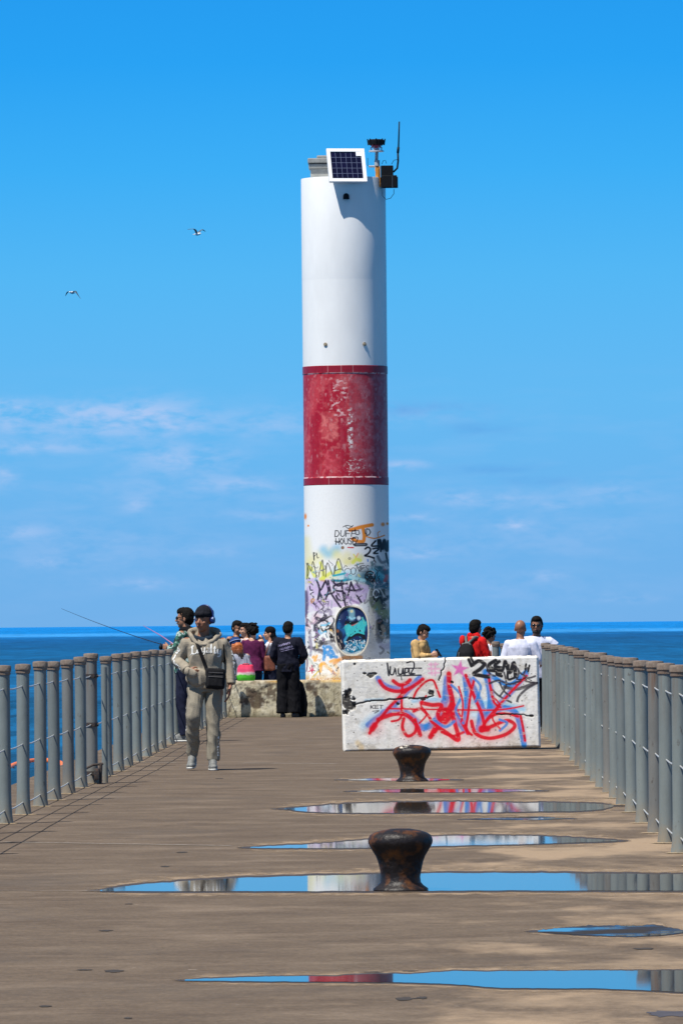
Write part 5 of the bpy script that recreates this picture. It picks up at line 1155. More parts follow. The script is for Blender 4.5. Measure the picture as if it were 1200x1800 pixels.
def person(label, loc, face, H, skin, pose=None, top=None, bottom=None, shoes='dark', hair='short', hy=0, hp=0, voxel=.008, handa=None, handb=None, arms_top=(.062, .050, .040), sleeve=1.0, group=None, wide=1.0, face_detail=True):
    J = dict(DEF); J.update(pose or {}); J = {k: Vector(v) for k, v in J.items()}
    s = H / 1.755
    e = empty('person', loc, label, 'person', group)
    XF = Matrix.Rotation(math.radians(face), 4, 'Z') @ Matrix.Scale(s, 4)
    J['head'].z -= .024
    hcc = J['head'].copy(); piv = hcc + Vector((0, .01, -.08))
    def XW(me):
        for v in me.vertices:
            d_ = (v.co - hcc).length
            if d_ < .21:
                t = min(1, (.21 - d_) / .07); t = t * t * (3 - 2 * t); v.co = piv + (v.co - piv) * (1 + .12 * t)
        me.transform(XF)
    ctx = dict(e=e, XF=XF, J=J, s=s)
    HR = R3(hy, hp); hc = J['head']
    def hd(x, y, z): return hc + HR @ Vector((x, y, z))
    ctx['hd'] = hd; ctx['HR'] = HR
    b = MB(); torso(b, J)
    b.cone(J['neck'] - Vector((0, 0, .04)), .060, hd(0, .012, -.055), .052)
    b.ell(hd(0, .012, .028), (.076, .095, .090), HR); b.ell(hd(0, -.022, -.035), (.061, .068, .080), HR); b.ell(hd(0, -.052, -.093), (.030, .028, .024), HR)
    b.ell(hd(0, -.070, .012), (.050, .016, .012), HR); b.cone(hd(0, -.084, .002), .008, hd(0, -.104, -.030), .0125); b.ell(hd(0, -.092, -.036), (.017, .011, .008), HR)
    for sx in (-1, 1):
        b.ell(hd(sx * .077, .012, -.012), (.009, .019, .031), HR); b.ell(hd(sx * .036, -.060, -.030), (.022, .020, .018), HR)
    b.ell(hd(0, -.083, -.062), (.022, .009, .010), HR)
    for q_ in 'ab':
        sx = -1 if q_ == 'a' else 1
        S, E, W = J['s' + q_], J['e' + q_], J['w' + q_]; b.cone(J['neck'] + Vector((sx * .035, 0, -.07)), .062, S, .056)
        b.limb([S, S.lerp(E, .4), E], [.058, .052, .042]); b.limb([E, E.lerp(W, .3), W], [.041, .042, .027])
        h = handa if q_ == 'a' else handb
        if h is None:
            dd = (W - E).normalized(); h = (dd + Vector((0, -.15, -.2)), (0, -1, 0), (-sx, 0, 0), .35)
        if h: hand(b, W + Vector(h[0]).normalized() * .012, h[0], h[1], h[2], h[3], h[4] if len(h) > 4 else 1.0)
        Hh, K_, A, T = J['h' + q_], J['k' + q_], J['a' + q_], J['t' + q_]
        b.limb([Hh, Hh.lerp(K_, .5), K_], [.088, .074, .056]); b.limb([K_, K_.lerp(A, .35), A], [.055, .054, .036])
        b.cone(A + Vector((0, .02, -.03)), .034, T, .03)
    link('body', remesh(b, voxel, 3, XW), skin, e, True)
    # shoes
    for q_ in 'ab':
        A, T = J['a' + q_], J['t' + q_]; b = MB(); dn = (T - A); dn.z = 0; dn.normalize()
        heel = A - dn * .035; heel.z = T.z + (A.z - T.z - .05) * 1.0 if A.z - T.z > .07 else T.z
        heel.z += .008; sd = Vector((-dn.y, dn.x, 0))
        b.cone(heel, .042, A + dn * .01, .046); b.cone(heel, .040, T - dn * .03, .040); b.cone(A + dn * .03, .045, T - dn * .02 + Vector((0, 0, .01)), .036)
        for o_ in (-.014, .014): b.cone(T - dn * .06 + sd * o_, .038, T + sd * o_ * .7 + dn * .02, .030)
        o = link('shoe', remesh(b, .008, 2, XF), SHB if shoes == 'dark' else SHW, e, True)
        b = MB()
        for o_ in (-.014, .0, .014):
            b.cone(heel - Vector((0, 0, .028)), .040, T - dn * .05 + sd * o_ - Vector((0, 0, .024)), .040); b.cone(T - dn * .05 + sd * o_ - Vector((0, 0, .024)), .038, T + dn * .03 + sd * o_ * .6 - Vector((0, 0, .024)), .026)
        me = b.mesh(); zc = T.z - .024
        for v in me.vertices:
            t = max(0, min(1, ((v.co - T).dot(dn)) / (heel - T).dot(dn))); base = (T.z - .024) + t * (heel.z - .004 - T.z); v.co.z = base + max(-.012, min(.010, v.co.z - base))
        b2 = MB(); b2.add([v.co[:] for v in me.vertices], [list(p_.vertices) for p_ in me.polygons])
        link('sole', remesh(b2, .007, 1, XF), SOLE if shoes != 'dark' else SHB, o, True)
    # trousers
    if bottom:
        b = MB(); d = bottom.get('d', .016); torso(b, J, d, -.18, .10)
        rr3 = bottom.get('r', (.104, .080, .066))
        for q_ in 'ab':
            Hh, K_, A = J['h' + q_], J['k' + q_], J['a' + q_]; A2 = K_.lerp(A, bottom.get('len', 1.0))
            b.ell(Hh, (rr3[0],) * 3); b.ell(K_, (rr3[1],) * 3); b.cone(Hh, rr3[0], K_, rr3[1], True)
            m_ = K_.lerp(A2, .5)
            b.cone(K_, rr3[1], m_, (rr3[1] + rr3[2]) / 2, True); b.cone(m_, (rr3[1] + rr3[2]) / 2, A2, rr3[2], True)
        if bottom.get('skirt'):
            zt_, zb_ = bottom['skirt']; c = J['pel']; b.loft([(c.x, c.y, zb_, rr3[2] * 2.6, rr3[2] * 2.2), (c.x, c.y, (zt_ + zb_) / 2, .19, .16), (c.x, c.y, zt_, .165, .12)])
        link(bottom.get('name', 'trousers'), remesh(b, voxel, 3, XW, fold=(bottom.get('fold', .008), bottom.get('ff', 13), random.uniform(0, 50))), bottom['mat'], e, True)
    if top:
        b = MB(); d = top.get('d', .02); torso(b, J, d, top.get('t0', -.05), top.get('t1', .985), top.get('flare', 0))
        ra = arms_top
        for q_ in 'ab':
            sx = -1 if q_ == 'a' else 1
            S, E, W = J['s' + q_], J['e' + q_], J['w' + q_]
            b.cone(J['neck'] + Vector((sx * .03, .005, -.085)), .068 + d * .7, S - Vector((0, 0, .018)), ra[0] + .002)
            if sleeve < .5:
                m_ = S.lerp(E, sleeve * 2); b.ell(S - Vector((0, 0, .015)), (ra[0] + .002,) * 3); b.cone(S - Vector((0, 0, .01)), ra[0] + .004, m_, ra[0] + .004, True)
            else:
                W2 = E.lerp(W, (sleeve - .5) * 2); b.limb([S - Vector((0, 0, .018)), E], [ra[0] + .002, ra[1]]); b.cone(E, ra[1], E.lerp(W2, .8), ra[2] + .004, True); b.cone(E.lerp(W2, .8), ra[2] + .001, W2, ra[2] - .004, True)
        for ex in top.get('extra', []): getattr(b, ex[0])(*ex[1:])
        o = link(top.get('name', 'jacket'), remesh(b, voxel, 3, XW, fold=(top.get('fold', .010), top.get('ff', 12), random.uniform(0, 50))), top['mat'], e, True); ctx['top'] = o
    # hair
    def part(name, b, m, vox=None, parent=None, fold=None, sm=2):
        return link(name, remesh(b, vox or voxel, sm, XW, fold=fold), m, parent or e, True)
    ctx['part'] = part
    if hair in ('short', 'long', 'curly', 'bun'):
        b = MB(); b.ell(hd(0, .022, .040), (.082, .096, .090), HR); b.ell(hd(0, .045, -.005), (.079, .070, .085), HR); b.ell(hd(0, -.012, .078), (.070, .080, .052), HR)
        for sx in (-1, 1): b.ell(hd(sx * .070, .03, .01), (.016, .045, .05), HR)
        if hair == 'curly':
            r = random.Random(len(label)); 
            for k in range(60):
                a = r.uniform(0, 2 * PI); z = r.uniform(-.06, .11); rd_ = math.sqrt(max(0, 1 - (z / .13) ** 2)); y_ = .03 + .105 * rd_ * math.sin(a)
                if y_ < -.045 and z < .06: continue
                b.ell(hd(.088 * rd_ * math.cos(a), y_, .03 + z), (.022,) * 3, nu=8, nv=6)
        if hair == 'long':
            b.cone(hd(0, .06, .0), .075, J['neck'] + Vector((0, .075, -.04)), .065); b.cone(J['neck'] + Vector((0, .08, -.04)), .062, J['neck'] + Vector((0, .09, -.16)), .035)
            for sx in (-1, 1): b.cone(hd(sx * .068, .02, .0), .028, J['neck'] + Vector((sx * .085, .03, .0)), .030)
        link('hair', remesh(b, voxel * .9, 1, XW, fold=(.005, 60, 3)), HAIRM, e, True)
    if face_detail:
        for sx in (-1, 1):
            b = MB(); b.ell(hd(sx * .030, -.083, .000), (.010, .005, .0045), HR, 10, 6); me = b.mesh(); XW(me); link('eye', me, EYEW, e, True)
            b = MB(); b.cone(hd(sx * .016, -.089, .018), .004, hd(sx * .044, -.080, .021), .004); me = b.mesh(); XW(me); link('eyebrow', me, HAIRM, e, True)
        b = MB(); b.ell(hd(0, -.090, -.060), (.020, .007, .0065), HR, 12, 6); me = b.mesh(); XW(me); link('lips', me, LIP, e, True)
    return ctx
def fab(name, col, var=.12, **k): return mat(name, col, .9, var, 9, bump=.35, bscale=120, spec=.15, **k)

# nib lettering laid on cloth by casting onto its surface
NIB = {'L': (.95, [[(.34, 1.1), (.34, .6), (.34, .1)], [(.14, .92), (.34, 1.1), (.58, .95)], [(.0, .0), (.25, .16), (.6, .02), (.98, .0)], [(.98, .02), (1.0, .22)]]), 'o': (.55, [[(.45, .6), (.1, .45), (.1, .14), (.45, 0), (.8, .16), (.8, .46), (.45, .6)]]),
       'y': (.55, [[(.1, .6), (.12, .2), (.45, .05), (.8, .2)], [(.82, .6), (.82, .0), (.55, -.28), (.1, -.24)]]), 'a': (.55, [[(.12, .5), (.45, .62), (.75, .5), (.75, .06), (.95, .02)], [(.75, .34), (.2, .26), (.14, .06), (.45, .0), (.75, .12)]]),
       'l': (.34, [[(.3, 1.05), (.3, .12), (.6, .02)]]), 't': (.42, [[(.4, .88), (.4, .12), (.75, .02)], [(.08, .6), (.75, .62)]])}
def decal(name, target, strokes, nib, m, parent, direction=(0, 1, 0), off=.004, step=.006):
    """strokes: lists of 3-D points on the near side; cast along direction onto target mesh"""
    bm = bmesh.new(); bm.from_mesh(target.data); bvh = BVHTree.FromBMesh(bm); bm.free()
    D = Vector(direction).normalized(); b = MB(); nv = Vector(nib)
    for st in strokes:
        dense = []
        for a, c in zip(st[:-1], st[1:]):
            a = Vector(a); c = Vector(c); n = max(1, int((c - a).length / step))
            for k in range(n): dense.append(a.lerp(c, k / n))
        dense.append(Vector(st[-1])); V = []
        for p_ in dense:
            row = []
            for sg in (-1, 0, 1):
                h = bvh.ray_cast(p_ + nv * sg - D * .6, D, 1.5)
                row.append(h[0] - D * off if h[0] is not None else None)
            V.append(row)
        for r0, r1 in zip(V[:-1], V[1:]):
            for k in (0, 1):
                q4 = (r0[k], r0[k + 1], r1[k + 1], r1[k])
                if all(x is not None for x in q4): b.add(q4, [(0, 1, 2, 3)])
    return b.build(name, m, parent)

# ---- walker in the foreground -------------------------------------------
HOOD = fab('hoodie_taupe', (.30, .262, .205)); PANT = fab('trousers_taupe', (.235, .21, .165)); WHT = mat('print_white', (.80, .79, .75), .7, .05, 20); BLKC = fab('black_canvas', (.012, .012, .014))
wl = G(357, 1354.5)
wk = person('man walking towards the viewer in taupe hoodie and trousers with blue headphones', (wl.x, wl.y + .05, 0), 0, 1.765, SK_D,
    pose=dict(pel=(.03, 0, .93), waist=(.035, -.005, 1.08), chest=(.035, -.01, 1.27), neck=(.01, .0, 1.445), head=(.018, -.035, 1.635), sa=(-.165, .01, 1.375), ea=(-.262, .05, 1.185), wa=(-.165, -.125, 1.075),
              sb=(.215, .01, 1.37), eb=(.300, .04, 1.15), wb=(.302, -.03, .925), ha=(-.065, 0, .90), ka=(-.100, -.15, .57), aa=(-.115, .05, .145), ta=(-.135, -.11, .052), hb=(.125, 0, .90), kb=(.115, -.07, .50), ab=(.105, -.10, .09), tb=(.115, -.27, .036)),
    top=dict(mat=HOOD, d=.032, t0=-.10, t1=.96, name='hoodie', fold=.016, ff=9, extra=[('ell', (-.05, -.125, 1.0), (.135, .045, .10)), ('cone', (-.145, -.155, 1.06), .045, (-.08, -.15, 1.04), .045)]),
    bottom=dict(mat=PANT, r=(.102, .077, .068), d=.018, fold=.015, ff=9, len=.96), shoes='pale', hair='none', hy=-27, hp=0, voxel=.0065, arms_top=(.076, .066, .054),
    handa=((.6, -.2, -.15), (0, 0, 1), (0, 1, 0), .6), handb=((-.12, -.1, -1), (.1, -1, 0), (-1, 0, 0), .26, 1.16))
hd, HR, part, e = wk['hd'], wk['HR'], wk['part'], wk['e']
b = MB(); b.ell(hd(0, .018, .058), (.088, .105, .082), HR); b.ell(hd(0, -.005, .052), (.085, .100, .046), HR); b.ell(hd(0, .065, .01), (.074, .05, .065), HR)
bm = b; part('beanie', b, fab('beanie_black', (.010, .011, .016)), .006, fold=(.005, 30, 2))
HPB = mat('headphone_blue', (.01, .03, .16), .35, .2, 20)
b = MB(); b.tube([hd(math.cos(a) * .095, .022, math.sin(a) * .116 + .025) for a in np.linspace(-.1, PI + .1, 20)], .0095, 8); hpo = part('headphones', b, HPB, .004)
for sx in (-1, 1):
    b = MB(); b.tube([hd(sx * .074, .018, -.005), hd(sx * (.104 if sx > 0 else .094), .018, -.005)], .034 if sx > 0 else .028, 18); cup = part('ear_cup', b, HPB, .005, hpo)
    b = MB(); b.ell(hd(sx * (.105 if sx > 0 else .095), -.0, .010), (.006, .014, .014), HR); part('cup_badge', b, mat('badge_pale', (.5, .6, .75), .4, .1), .004, cup)
b = MB(); hcn = [(-.105, -.065, 1.40), (-.135, -.01, 1.45), (-.12, .09, 1.47), (-.04, .14, 1.48), (.08, .14, 1.475), (.16, .08, 1.46), (.185, -.0, 1.425), (.12, -.075, 1.385), (.05, -.125, 1.345), (.0, -.13, 1.335), (-.06, -.11, 1.36), (-.105, -.065, 1.40)]
hcn = [(x_, y_, z_ + .034 * (1 if z_ > 1.39 else .35)) for x_, y_, z_ in hcn]; b.limb(hcn, [.028] * 3 + [.036] * 3 + [.03, .026, .022, .02, .024, .028]); b.ell((.02, .13, 1.44), (.15, .06, .10)); part('hood', b, HOOD, .007, fold=(.006, 14, 9))
b = MB(); b.limb([(-.07, -.06, 1.425), (.01, -.085, 1.40), (.09, -.06, 1.425)], [.035, .035, .035]); b.ell((.02, -.0, 1.41), (.10, .08, .035)); part('inner_collar', b, fab('collar_navy', (.015, .025, .04)), .008)
tx = wk['top']
# word across the chest
st = []; total = sum(NIB[c][0] for c in 'Loyalty') + .12 * 6; W_ = .335; sc_ = W_ / total; x = 0; cx0 = .038
for c in 'Loyalty':
    for s_ in NIB[c][1]:
        row = []
        for px_, py_ in s_:
            u = (x + px_ * NIB[c][0] * 1.05) * sc_ - W_ / 2; zz_ = 1.245 + py_ * .088 + .030 * (1 - (u / (W_ / 2)) ** 2); row.append(Vector((cx0 + u, -.3, zz_)))
        st.append(row)
    x += NIB[c][0] + .12
decal('chest_lettering', tx, st, (.0085, 0, .0055), WHT, tx)
def scrib(rnd, f, n, nib, name, target, direction, amp=.022):
    r = random.Random(rnd); S_ = []
    for k in range(n):
        t = (k + .3) / n; c = Vector(f(t)); S_.append([c + Vector((r.uniform(-1, 1) * amp * .6, r.uniform(-1, 1) * amp, r.uniform(-1, 1) * amp * .8)) for j in range(4)])
    decal(name, target, S_, nib, WHT, target, direction)
scrib(1, lambda t: Vector((-.22, .0, 1.33)).lerp(Vector((-.29, .02, 1.19)), t), 7, (.006, 0, .006), 'sleeve_print', tx, (.75, .65, 0))
scrib(2, lambda t: Vector((-.29, -.0, 1.19)).lerp(Vector((-.22, -.10, 1.095)), t), 7, (.006, 0, .007), 'sleeve_print', tx, (.6, .8, .25))
scrib(3, lambda t: Vector((.30, .0, 1.30)).lerp(Vector((.345, -.0, .98)), t), 13, (.006, 0, .007), 'sleeve_print', tx, (-.75, .65, 0), .017)
pj = [o for o in e.children if o.name.startswith('trousers')][0]
scrib(4, lambda t: Vector((-.155, -.02, .78)).lerp(Vector((-.165, -.08, .42)), t), 11, (.005, 0, .008), 'leg_print', pj, (.35, 1, 0), .013)
scrib(5, lambda t: Vector((.160, -.08, .36)).lerp(Vector((.155, -.12, .14)), t), 7, (.005, 0, .006), 'leg_print', pj, (-.25, 1, 0), .013)
for sx in (-.010, .052): decal('drawcord', tx, [[Vector((.02 + sx, -.3, 1.345)), Vector((.018 + sx, -.3, 1.29 - abs(sx) * .2))]], (.004, 0, 0), fab('cord', (.32, .28, .22)), tx, off=.007)
decal('pocket_seam', tx, [[Vector((-.135, -.3, 1.10)), Vector((-.165, -.3, 1.0)), Vector((-.13, -.3, .93))]], (.003, 0, 0), fab('seam_dark', (.09, .075, .055)), tx, off=.005)
decal('strap', tx, [[Vector((-.075, -.4, 1.44)), Vector((-.045, -.4, 1.36)), Vector((.0, -.4, 1.24)), Vector((.055, -.4, 1.08))]], (.019, 0, .004), BLKC, tx, off=.010)
decal('strap', tx, [[Vector((.235, -.4, 1.36)), Vector((.245, -.4, 1.20)), Vector((.225, -.4, 1.05))]], (.007, 0, 0), BLKC, tx, off=.010)
b = MB(); b.box((.148, -.205, .985), (.205, .075, .225), R3(0, 0, 4), .03); b.box((.148, -.245, .96), (.16, .03, .12), R3(0, 0, 4), .012); b.cone((.055, -.19, 1.08), .016, (.06, -.2, 1.03), .02)
bag = empty('crossbody_bag', (wl.x, wl.y + .05, 0), 'black crossbody bag hanging at the hip of the walking man', 'bag')
link('bag_body', remesh(b, .006, 2, wk['XF'], fold=(.007, 14, 5)), BLKC, bag, True)
b = MB(); b.tube([(.07, -.262, 1.01), (.225, -.262, 1.0)], .0035, 6); b.tube([(.075, -.252, 1.055), (.23, -.245, 1.045)], .0035, 6); me = b.mesh(); me.transform(wk['XF']); link('zip', me, mat('zip_grey', (.06, .06, .07), .4), bag)

# ---- man in camouflage by the left rail -----------------------------------
m, t, bb = nmat('camo_cloth'); tcn = t.nodes.new('ShaderNodeTexCoord'); n = t.nodes.new('ShaderNodeTexNoise'); n.inputs['Scale'].default_value = 13; n.inputs['Detail'].default_value = 1.5
t.links.new(tcn.outputs['Object'], n.inputs['Vector']); r_ = t.nodes.new('ShaderNodeValToRGB'); r_.color_ramp.interpolation = 'CONSTANT'; t.links.new(n.outputs[0], r_.inputs[0])
for i, (pp, cc) in enumerate([(0, (.012, .03, .028, 1)), (.46, (.03, .13, .09, 1)), (.53, (.34, .42, .40, 1)), (.60, (.02, .05, .04, 1))]):
    el_ = r_.color_ramp.elements[i] if i < 2 else r_.color_ramp.elements.new(pp); el_.position = pp; el_.color = cc
t.links.new(r_.outputs[0], bb.inputs['Base Color']); bb.inputs['Roughness'].default_value = .9; CAMO = m
NAVY = fab('navy_cloth', (.012, .015, .035)); BLKT = fab('black_cloth', (.006, .006, .008)); WTS = fab('white_shirt', (.58, .60, .68), .04)
cl_ = P(330, 1303, 90.5)
cm = person('man in green camouflage jacket and sunglasses fishing at the left rail behind the walker', (cl_.x, 90.5, 0), -118, 1.80, SK_M,
    pose=dict(ea=(-.23, -.04, 1.14), wa=(-.10, -.20, 1.22), eb=(.23, -.05, 1.15), wb=(.10, -.21, 1.24), head=(0, -.03, 1.64)), top=dict(mat=CAMO, d=.035, name='jacket', t0=-.06), bottom=dict(mat=NAVY, d=.02, r=(.105, .085, .07)),
    shoes='pale', hair='short', hy=20, arms_top=(.07, .062, .048), handa=((.2, -1, .1), (0, 0, 1), (1, 0, 0), .75), handb=((-.2, -1, .1), (0, 0, 1), (-1, 0, 0), .75))
b = MB(); b.ell((0, .0, 1.47), (.10, .10, .055)); b.ell((0, .07, 1.44), (.12, .06, .07)); cm['part']('collar', b, BLKT)
GLS = mat('dark_lens', (.006, .006, .008), .12, .1, spec=.6)
def glasses(ctx):
    b = MB(); hd = ctx['hd']
    for sx in (-1, 1): b.ell(hd(sx * .031, -.093, .0), (.025, .008, .018), ctx['HR']); b.cone(hd(sx * .055, -.085, .006), .0045, hd(sx * .082, .0, .004), .0045)
    b.cone(hd(-.012, -.098, .004), .004, hd(.012, -.098, .004), .004); ctx['part']('sunglasses', b, GLS, .004, sm=0)
glasses(cm)
hp_ = Matrix.Rotation(math.radians(-118), 3, 'Z') @ (Vector((.0, -.26, 1.25)) * (1.80 / 1.755)); base = Vector((cl_.x, 90.5, 0)) + hp_
ROD = mat('rod_dark', (.02, .02, .03), .35, .2); tip = P(108, 1070, 93.0); midp = P(215, 1104, 92.2)
b = MB(); n_ = 14; pts = []
for k in range(n_ + 1):
    t = k / n_; q_ = base * (1 - t) ** 2 + 2 * (midp * 2 - (base + tip) / 2) * .5 * 2 * t * (1 - t) * .5 + tip * t ** 2 if False else base.lerp(tip, t) + Vector((0, 0, -.05 * 4 * t * (1 - t) * .5))
    pts.append(q_)
b.tube([base - (tip - base) * .06] + pts, [.010] + [.0070 - .0050 * k / n_ for k in range(n_ + 1)], 6)
rod = empty('fishing_rod', (0, 0, 0), 'long dark fishing rod reaching out over the left rail', 'fishing rod'); b.build('rod_blank', ROD, rod, True)
b = MB(); rp_ = base.lerp(tip, .08); b.ell(rp_ + Vector((0, 0, -.05)), (.03, .03, .035)); b.cone(rp_, .008, rp_ + Vector((0, 0, -.05)), .01); b.build('reel', BLKM, rod, True)
b = MB(); q0, q1 = P(252, 1100, 96), P(314, 1139, 95); b.tube([q0, q0.lerp(q1, .5) + Vector((0, 0, .015)), q1], [.0035, .007, .010], 6)
rod2 = empty('fishing_rod', (0, 0, 0), 'short pinkish fishing rod leaning on the left rail beside the dark one', 'fishing rod'); b.build('rod_blank', mat('rod_pink', (.36, .16, .30), .4), rod2, True)
b = MB(); b.ell(q0.lerp(q1, .85) + Vector((0, 0, -.04)), (.025, .025, .03)); b.build('reel', BLKM, rod2, True)

# ---- group at the plinth -----------------------------------------------------
def at(px_, Y, top_y): return P(px_, 1150, Y).x, P(px_, top_y, Y).z
def stand(px_, Y, top_y, z0=0.0): x, z = at(px_, Y, top_y); return (x, Y, z0), z - z0
# man in black jacket, back to us
loc, H = stand(506, 113.0, 1092.5)
bj = person('stocky man in black jacket with pale script on the back, standing before the plinth', (loc[0], 113.1, 0), 172, H, SK_M, pose=dict(ea=(-.29, -.02, 1.14), wa=(-.20, -.2, 1.0), eb=(.27, .0, 1.14), wb=(.22, -.18, .98), head=(-.0, -.06, 1.63), neck=(0, -.02, 1.45), sa=(-.2, 0, 1.40), sb=(.2, 0, 1.40)),
    top=dict(mat=fab('jacket_midnight', (.009, .010, .020)), d=.044, t0=-.20, name='jacket', fold=.014), bottom=dict(mat=BLKT, d=.045, r=(.122, .118, .118), fold=.012), hair='short', hy=-12, hp=10, arms_top=(.085, .078, .055))
XF = bj['XF']; tob = bj['top']
def bk(x, z): return Vector((x, -.5, z))
st = []; r = random.Random(8); x = -.17
for wrd, y_, x0, x1 in (('a', 1.31, -.17, .03), ('b', 1.245, -.14, .07)):
    row = []
    for k in range(26): tt = k / 25; row.append(Vector((x0 + (x1 - x0) * tt + .008 * math.sin(k * 2.1), -.6, (y_ + .05 * tt + .022 * math.sin(k * 1.9) * (1.0 if k % 5 else 1.5)) * bj['s'])))
    st.append(row)
st.append([Vector((-.12, -.6, 1.205 * bj['s'])), Vector((.10, -.6, 1.26 * bj['s']))])
decal('back_lettering', tob, st, (.003, 0, .004), mat('print_lilac', (.30, .27, .45), .8, .2), tob)
# hooded person in white T-shirt raising a hand, behind the plinth
loc, H = stand(476, 117.9, 1102)
th = person('person in black hood and white T-shirt raising a hand to the face', loc, -95, H, SK_L, pose=dict(ea=(-.20, -.26, 1.20), wa=(-.08, -.17, 1.42), eb=(.20, -.28, 1.19), wb=(.06, -.19, 1.44), head=(0, -.03, 1.635)),
    top=dict(mat=WTS, d=.022, name='t_shirt'), bottom=dict(mat=NAVY, d=.02, skirt=(.95, .35)), hair='none', hy=10, sleeve=.38, arms_top=(.066, .06, .05), handa=((.1, -.1, 1), (0, -1, .2), (1, 0, 0), .5), handb=((.1, -.1, 1), (0, -1, .2), (-1, 0, 0), .5))
b = MB(); hd = th['hd']; b.ell(hd(0, .02, .045), (.088, .103, .088), th['HR']); b.ell(hd(0, .055, -.03), (.08, .07, .09), th['HR']); b.ell(hd(0, .09, -.12), (.09, .08, .09), th['HR']); th['part']('hood', b, BLKT, fold=(.005, 20, 1))
tl = P(474, 1165, 117.5)
bg = empty('shoulder_bag', (tl.x, 117.55, tl.z - .16), 'brown leather bag at the side of the person in white T-shirt', 'bag')
b = MB(); b.box((0, 0, .15), (.20, .12, .27), None, .04); link('bag_body', remesh(b, .009, 2, None, fold=(.008, 12, 3)), mat('brown_leather', (.16, .045, .022), .6, .3, 12, bump=.3), bg, True)
b = MB(); b.tube([(-.08, 0, .27), (-.04, .06, .42), (.02, .12, .55), (.08, .06, .42), (.09, 0, .27)], .010, 8); b.build('strap', mat('brown_leather', (.16, .045, .022)), bg, True)
# purple dress
loc, H = stand(444.5, 117.7, 1097)
PUR = fab('purple_knit', (.085, .012, .055))
pu_ = person('woman in plum long-sleeved dress with dark hair, seen from behind at the plinth', loc, 165, H, SK_L, pose=dict(ea=(-.21, -.02, 1.12), wa=(-.19, -.10, .92), eb=(.21, .0, 1.12), wb=(.17, -.12, .93)), top=dict(mat=PUR, d=.024, name='dress', t0=-.18, flare=.10, t1=.93),
    bottom=dict(mat=NAVY, d=.012, r=(.095, .07, .05)), hair='curly', hy=20, hp=5)
# dark-haired woman in white top, behind
loc, H = stand(432.5, 119.0, 1095.5)
wh = person('dark-haired woman in white top facing left behind the woman in plum', loc, -60, H, SK_L, top=dict(mat=WTS, d=.02, name='blouse'), bottom=dict(mat=NAVY), hair='long', hy=-10)
# short-haired man at the back
loc, H = stand(416.5, 119.8, 1091.5)
sm_ = person('short-haired man at the back of the group by the plinth, only his head showing', loc, 40, H, SK_M, top=dict(mat=BLKT, d=.025), bottom=dict(mat=NAVY), hair='short', hy=0, hp=12)
# seated child / girl with beanie
loc = P(431, 1203.5, 114.25); z0 = .625
GREYH = fab('grey_hoodie', (.27, .29, .36))
kid = person('red-haired girl in blue striped beanie and grey hoodie sitting on the plinth edge', (loc.x, 114.35, z0 - .81 * .86), -150, 1.755 * .86, SK_L,
    pose=dict(pel=(0, .02, .90), waist=(.02, -.01, 1.03), chest=(.06, -.08, 1.20), neck=(.11, -.13, 1.37), head=(.13, -.17, 1.53), sa=(-.07, -.06, 1.28), ea=(-.10, -.16, 1.06), wa=(-.06, -.32, .96), sb=(.25, -.14, 1.28), eb=(.27, -.24, 1.06), wb=(.18, -.36, .96),
              ha=(-.09, 0, .88), ka=(-.14, -.36, .88), aa=(-.16, -.30, .92 - .46), ta=(-.17, -.42, .90 - .48), hb=(.09, 0, .88), kb=(.10, -.34, .90), ab=(.13, -.36, .50), tb=(.14, -.46, .46)),
    top=dict(mat=GREYH, d=.035, name='hoodie', t0=-.05, fold=.012), bottom=dict(mat=NAVY, d=.012, r=(.09, .07, .055), len=.6), hair='none', hy=10, hp=18)
hd = kid['hd']; b = MB(); b.ell(hd(0, .015, .055), (.094, .108, .082), kid['HR']); b.ell(hd(0, .04, .03), (.09, .085, .065), kid['HR']); bo = kid['part']('beanie', b, fab('beanie_blue', (.02, .05, .16)), fold=(.004, 40, 2))
b = MB(); b.tube([hd(math.cos(a) * .099, .02 + math.sin(a) * .112, .055) for a in np.linspace(0, 2 * PI, 26)], .010, 6); kid['part']('stripe', b, fab('stripe_pale', (.25, .33, .55)), .006, bo)
b = MB(); b.ell(hd(0, .025, -.02), (.080, .078, .085), kid['HR']); b.cone(hd(0, .06, -.05), .085, (.10, -.03, 1.26), .085); b.cone(hd(.06, .03, -.03), .04, (.20, -.10, 1.20), .06); b.cone(hd(-.06, .03, -.03), .04, (.02, -.05, 1.22), .05)
m, t, bb = nmat('hair_red'); tcn = t.nodes.new('ShaderNodeTexCoord'); sp2_ = t.nodes.new('ShaderNodeSeparateXYZ'); t.links.new(tcn.outputs['Object'], sp2_.inputs[0]); r_ = t.nodes.new('ShaderNodeValToRGB')
mr_ = t.nodes.new('ShaderNodeMapRange'); mr_.inputs[1].default_value = 1.14; mr_.inputs[2].default_value = 1.30; t.links.new(sp2_.outputs[2], mr_.inputs[0]); t.links.new(mr_.outputs[0], r_.inputs[0])
r_.color_ramp.elements[0].color = (.02, .010, .008, 1); r_.color_ramp.elements[1].color = (.42, .11, .02, 1); t.links.new(r_.outputs[0], bb.inputs['Base Color']); bb.inputs['Roughness'].default_value = .6
kid['part']('hair', b, m, fold=(.010, 30, 1))
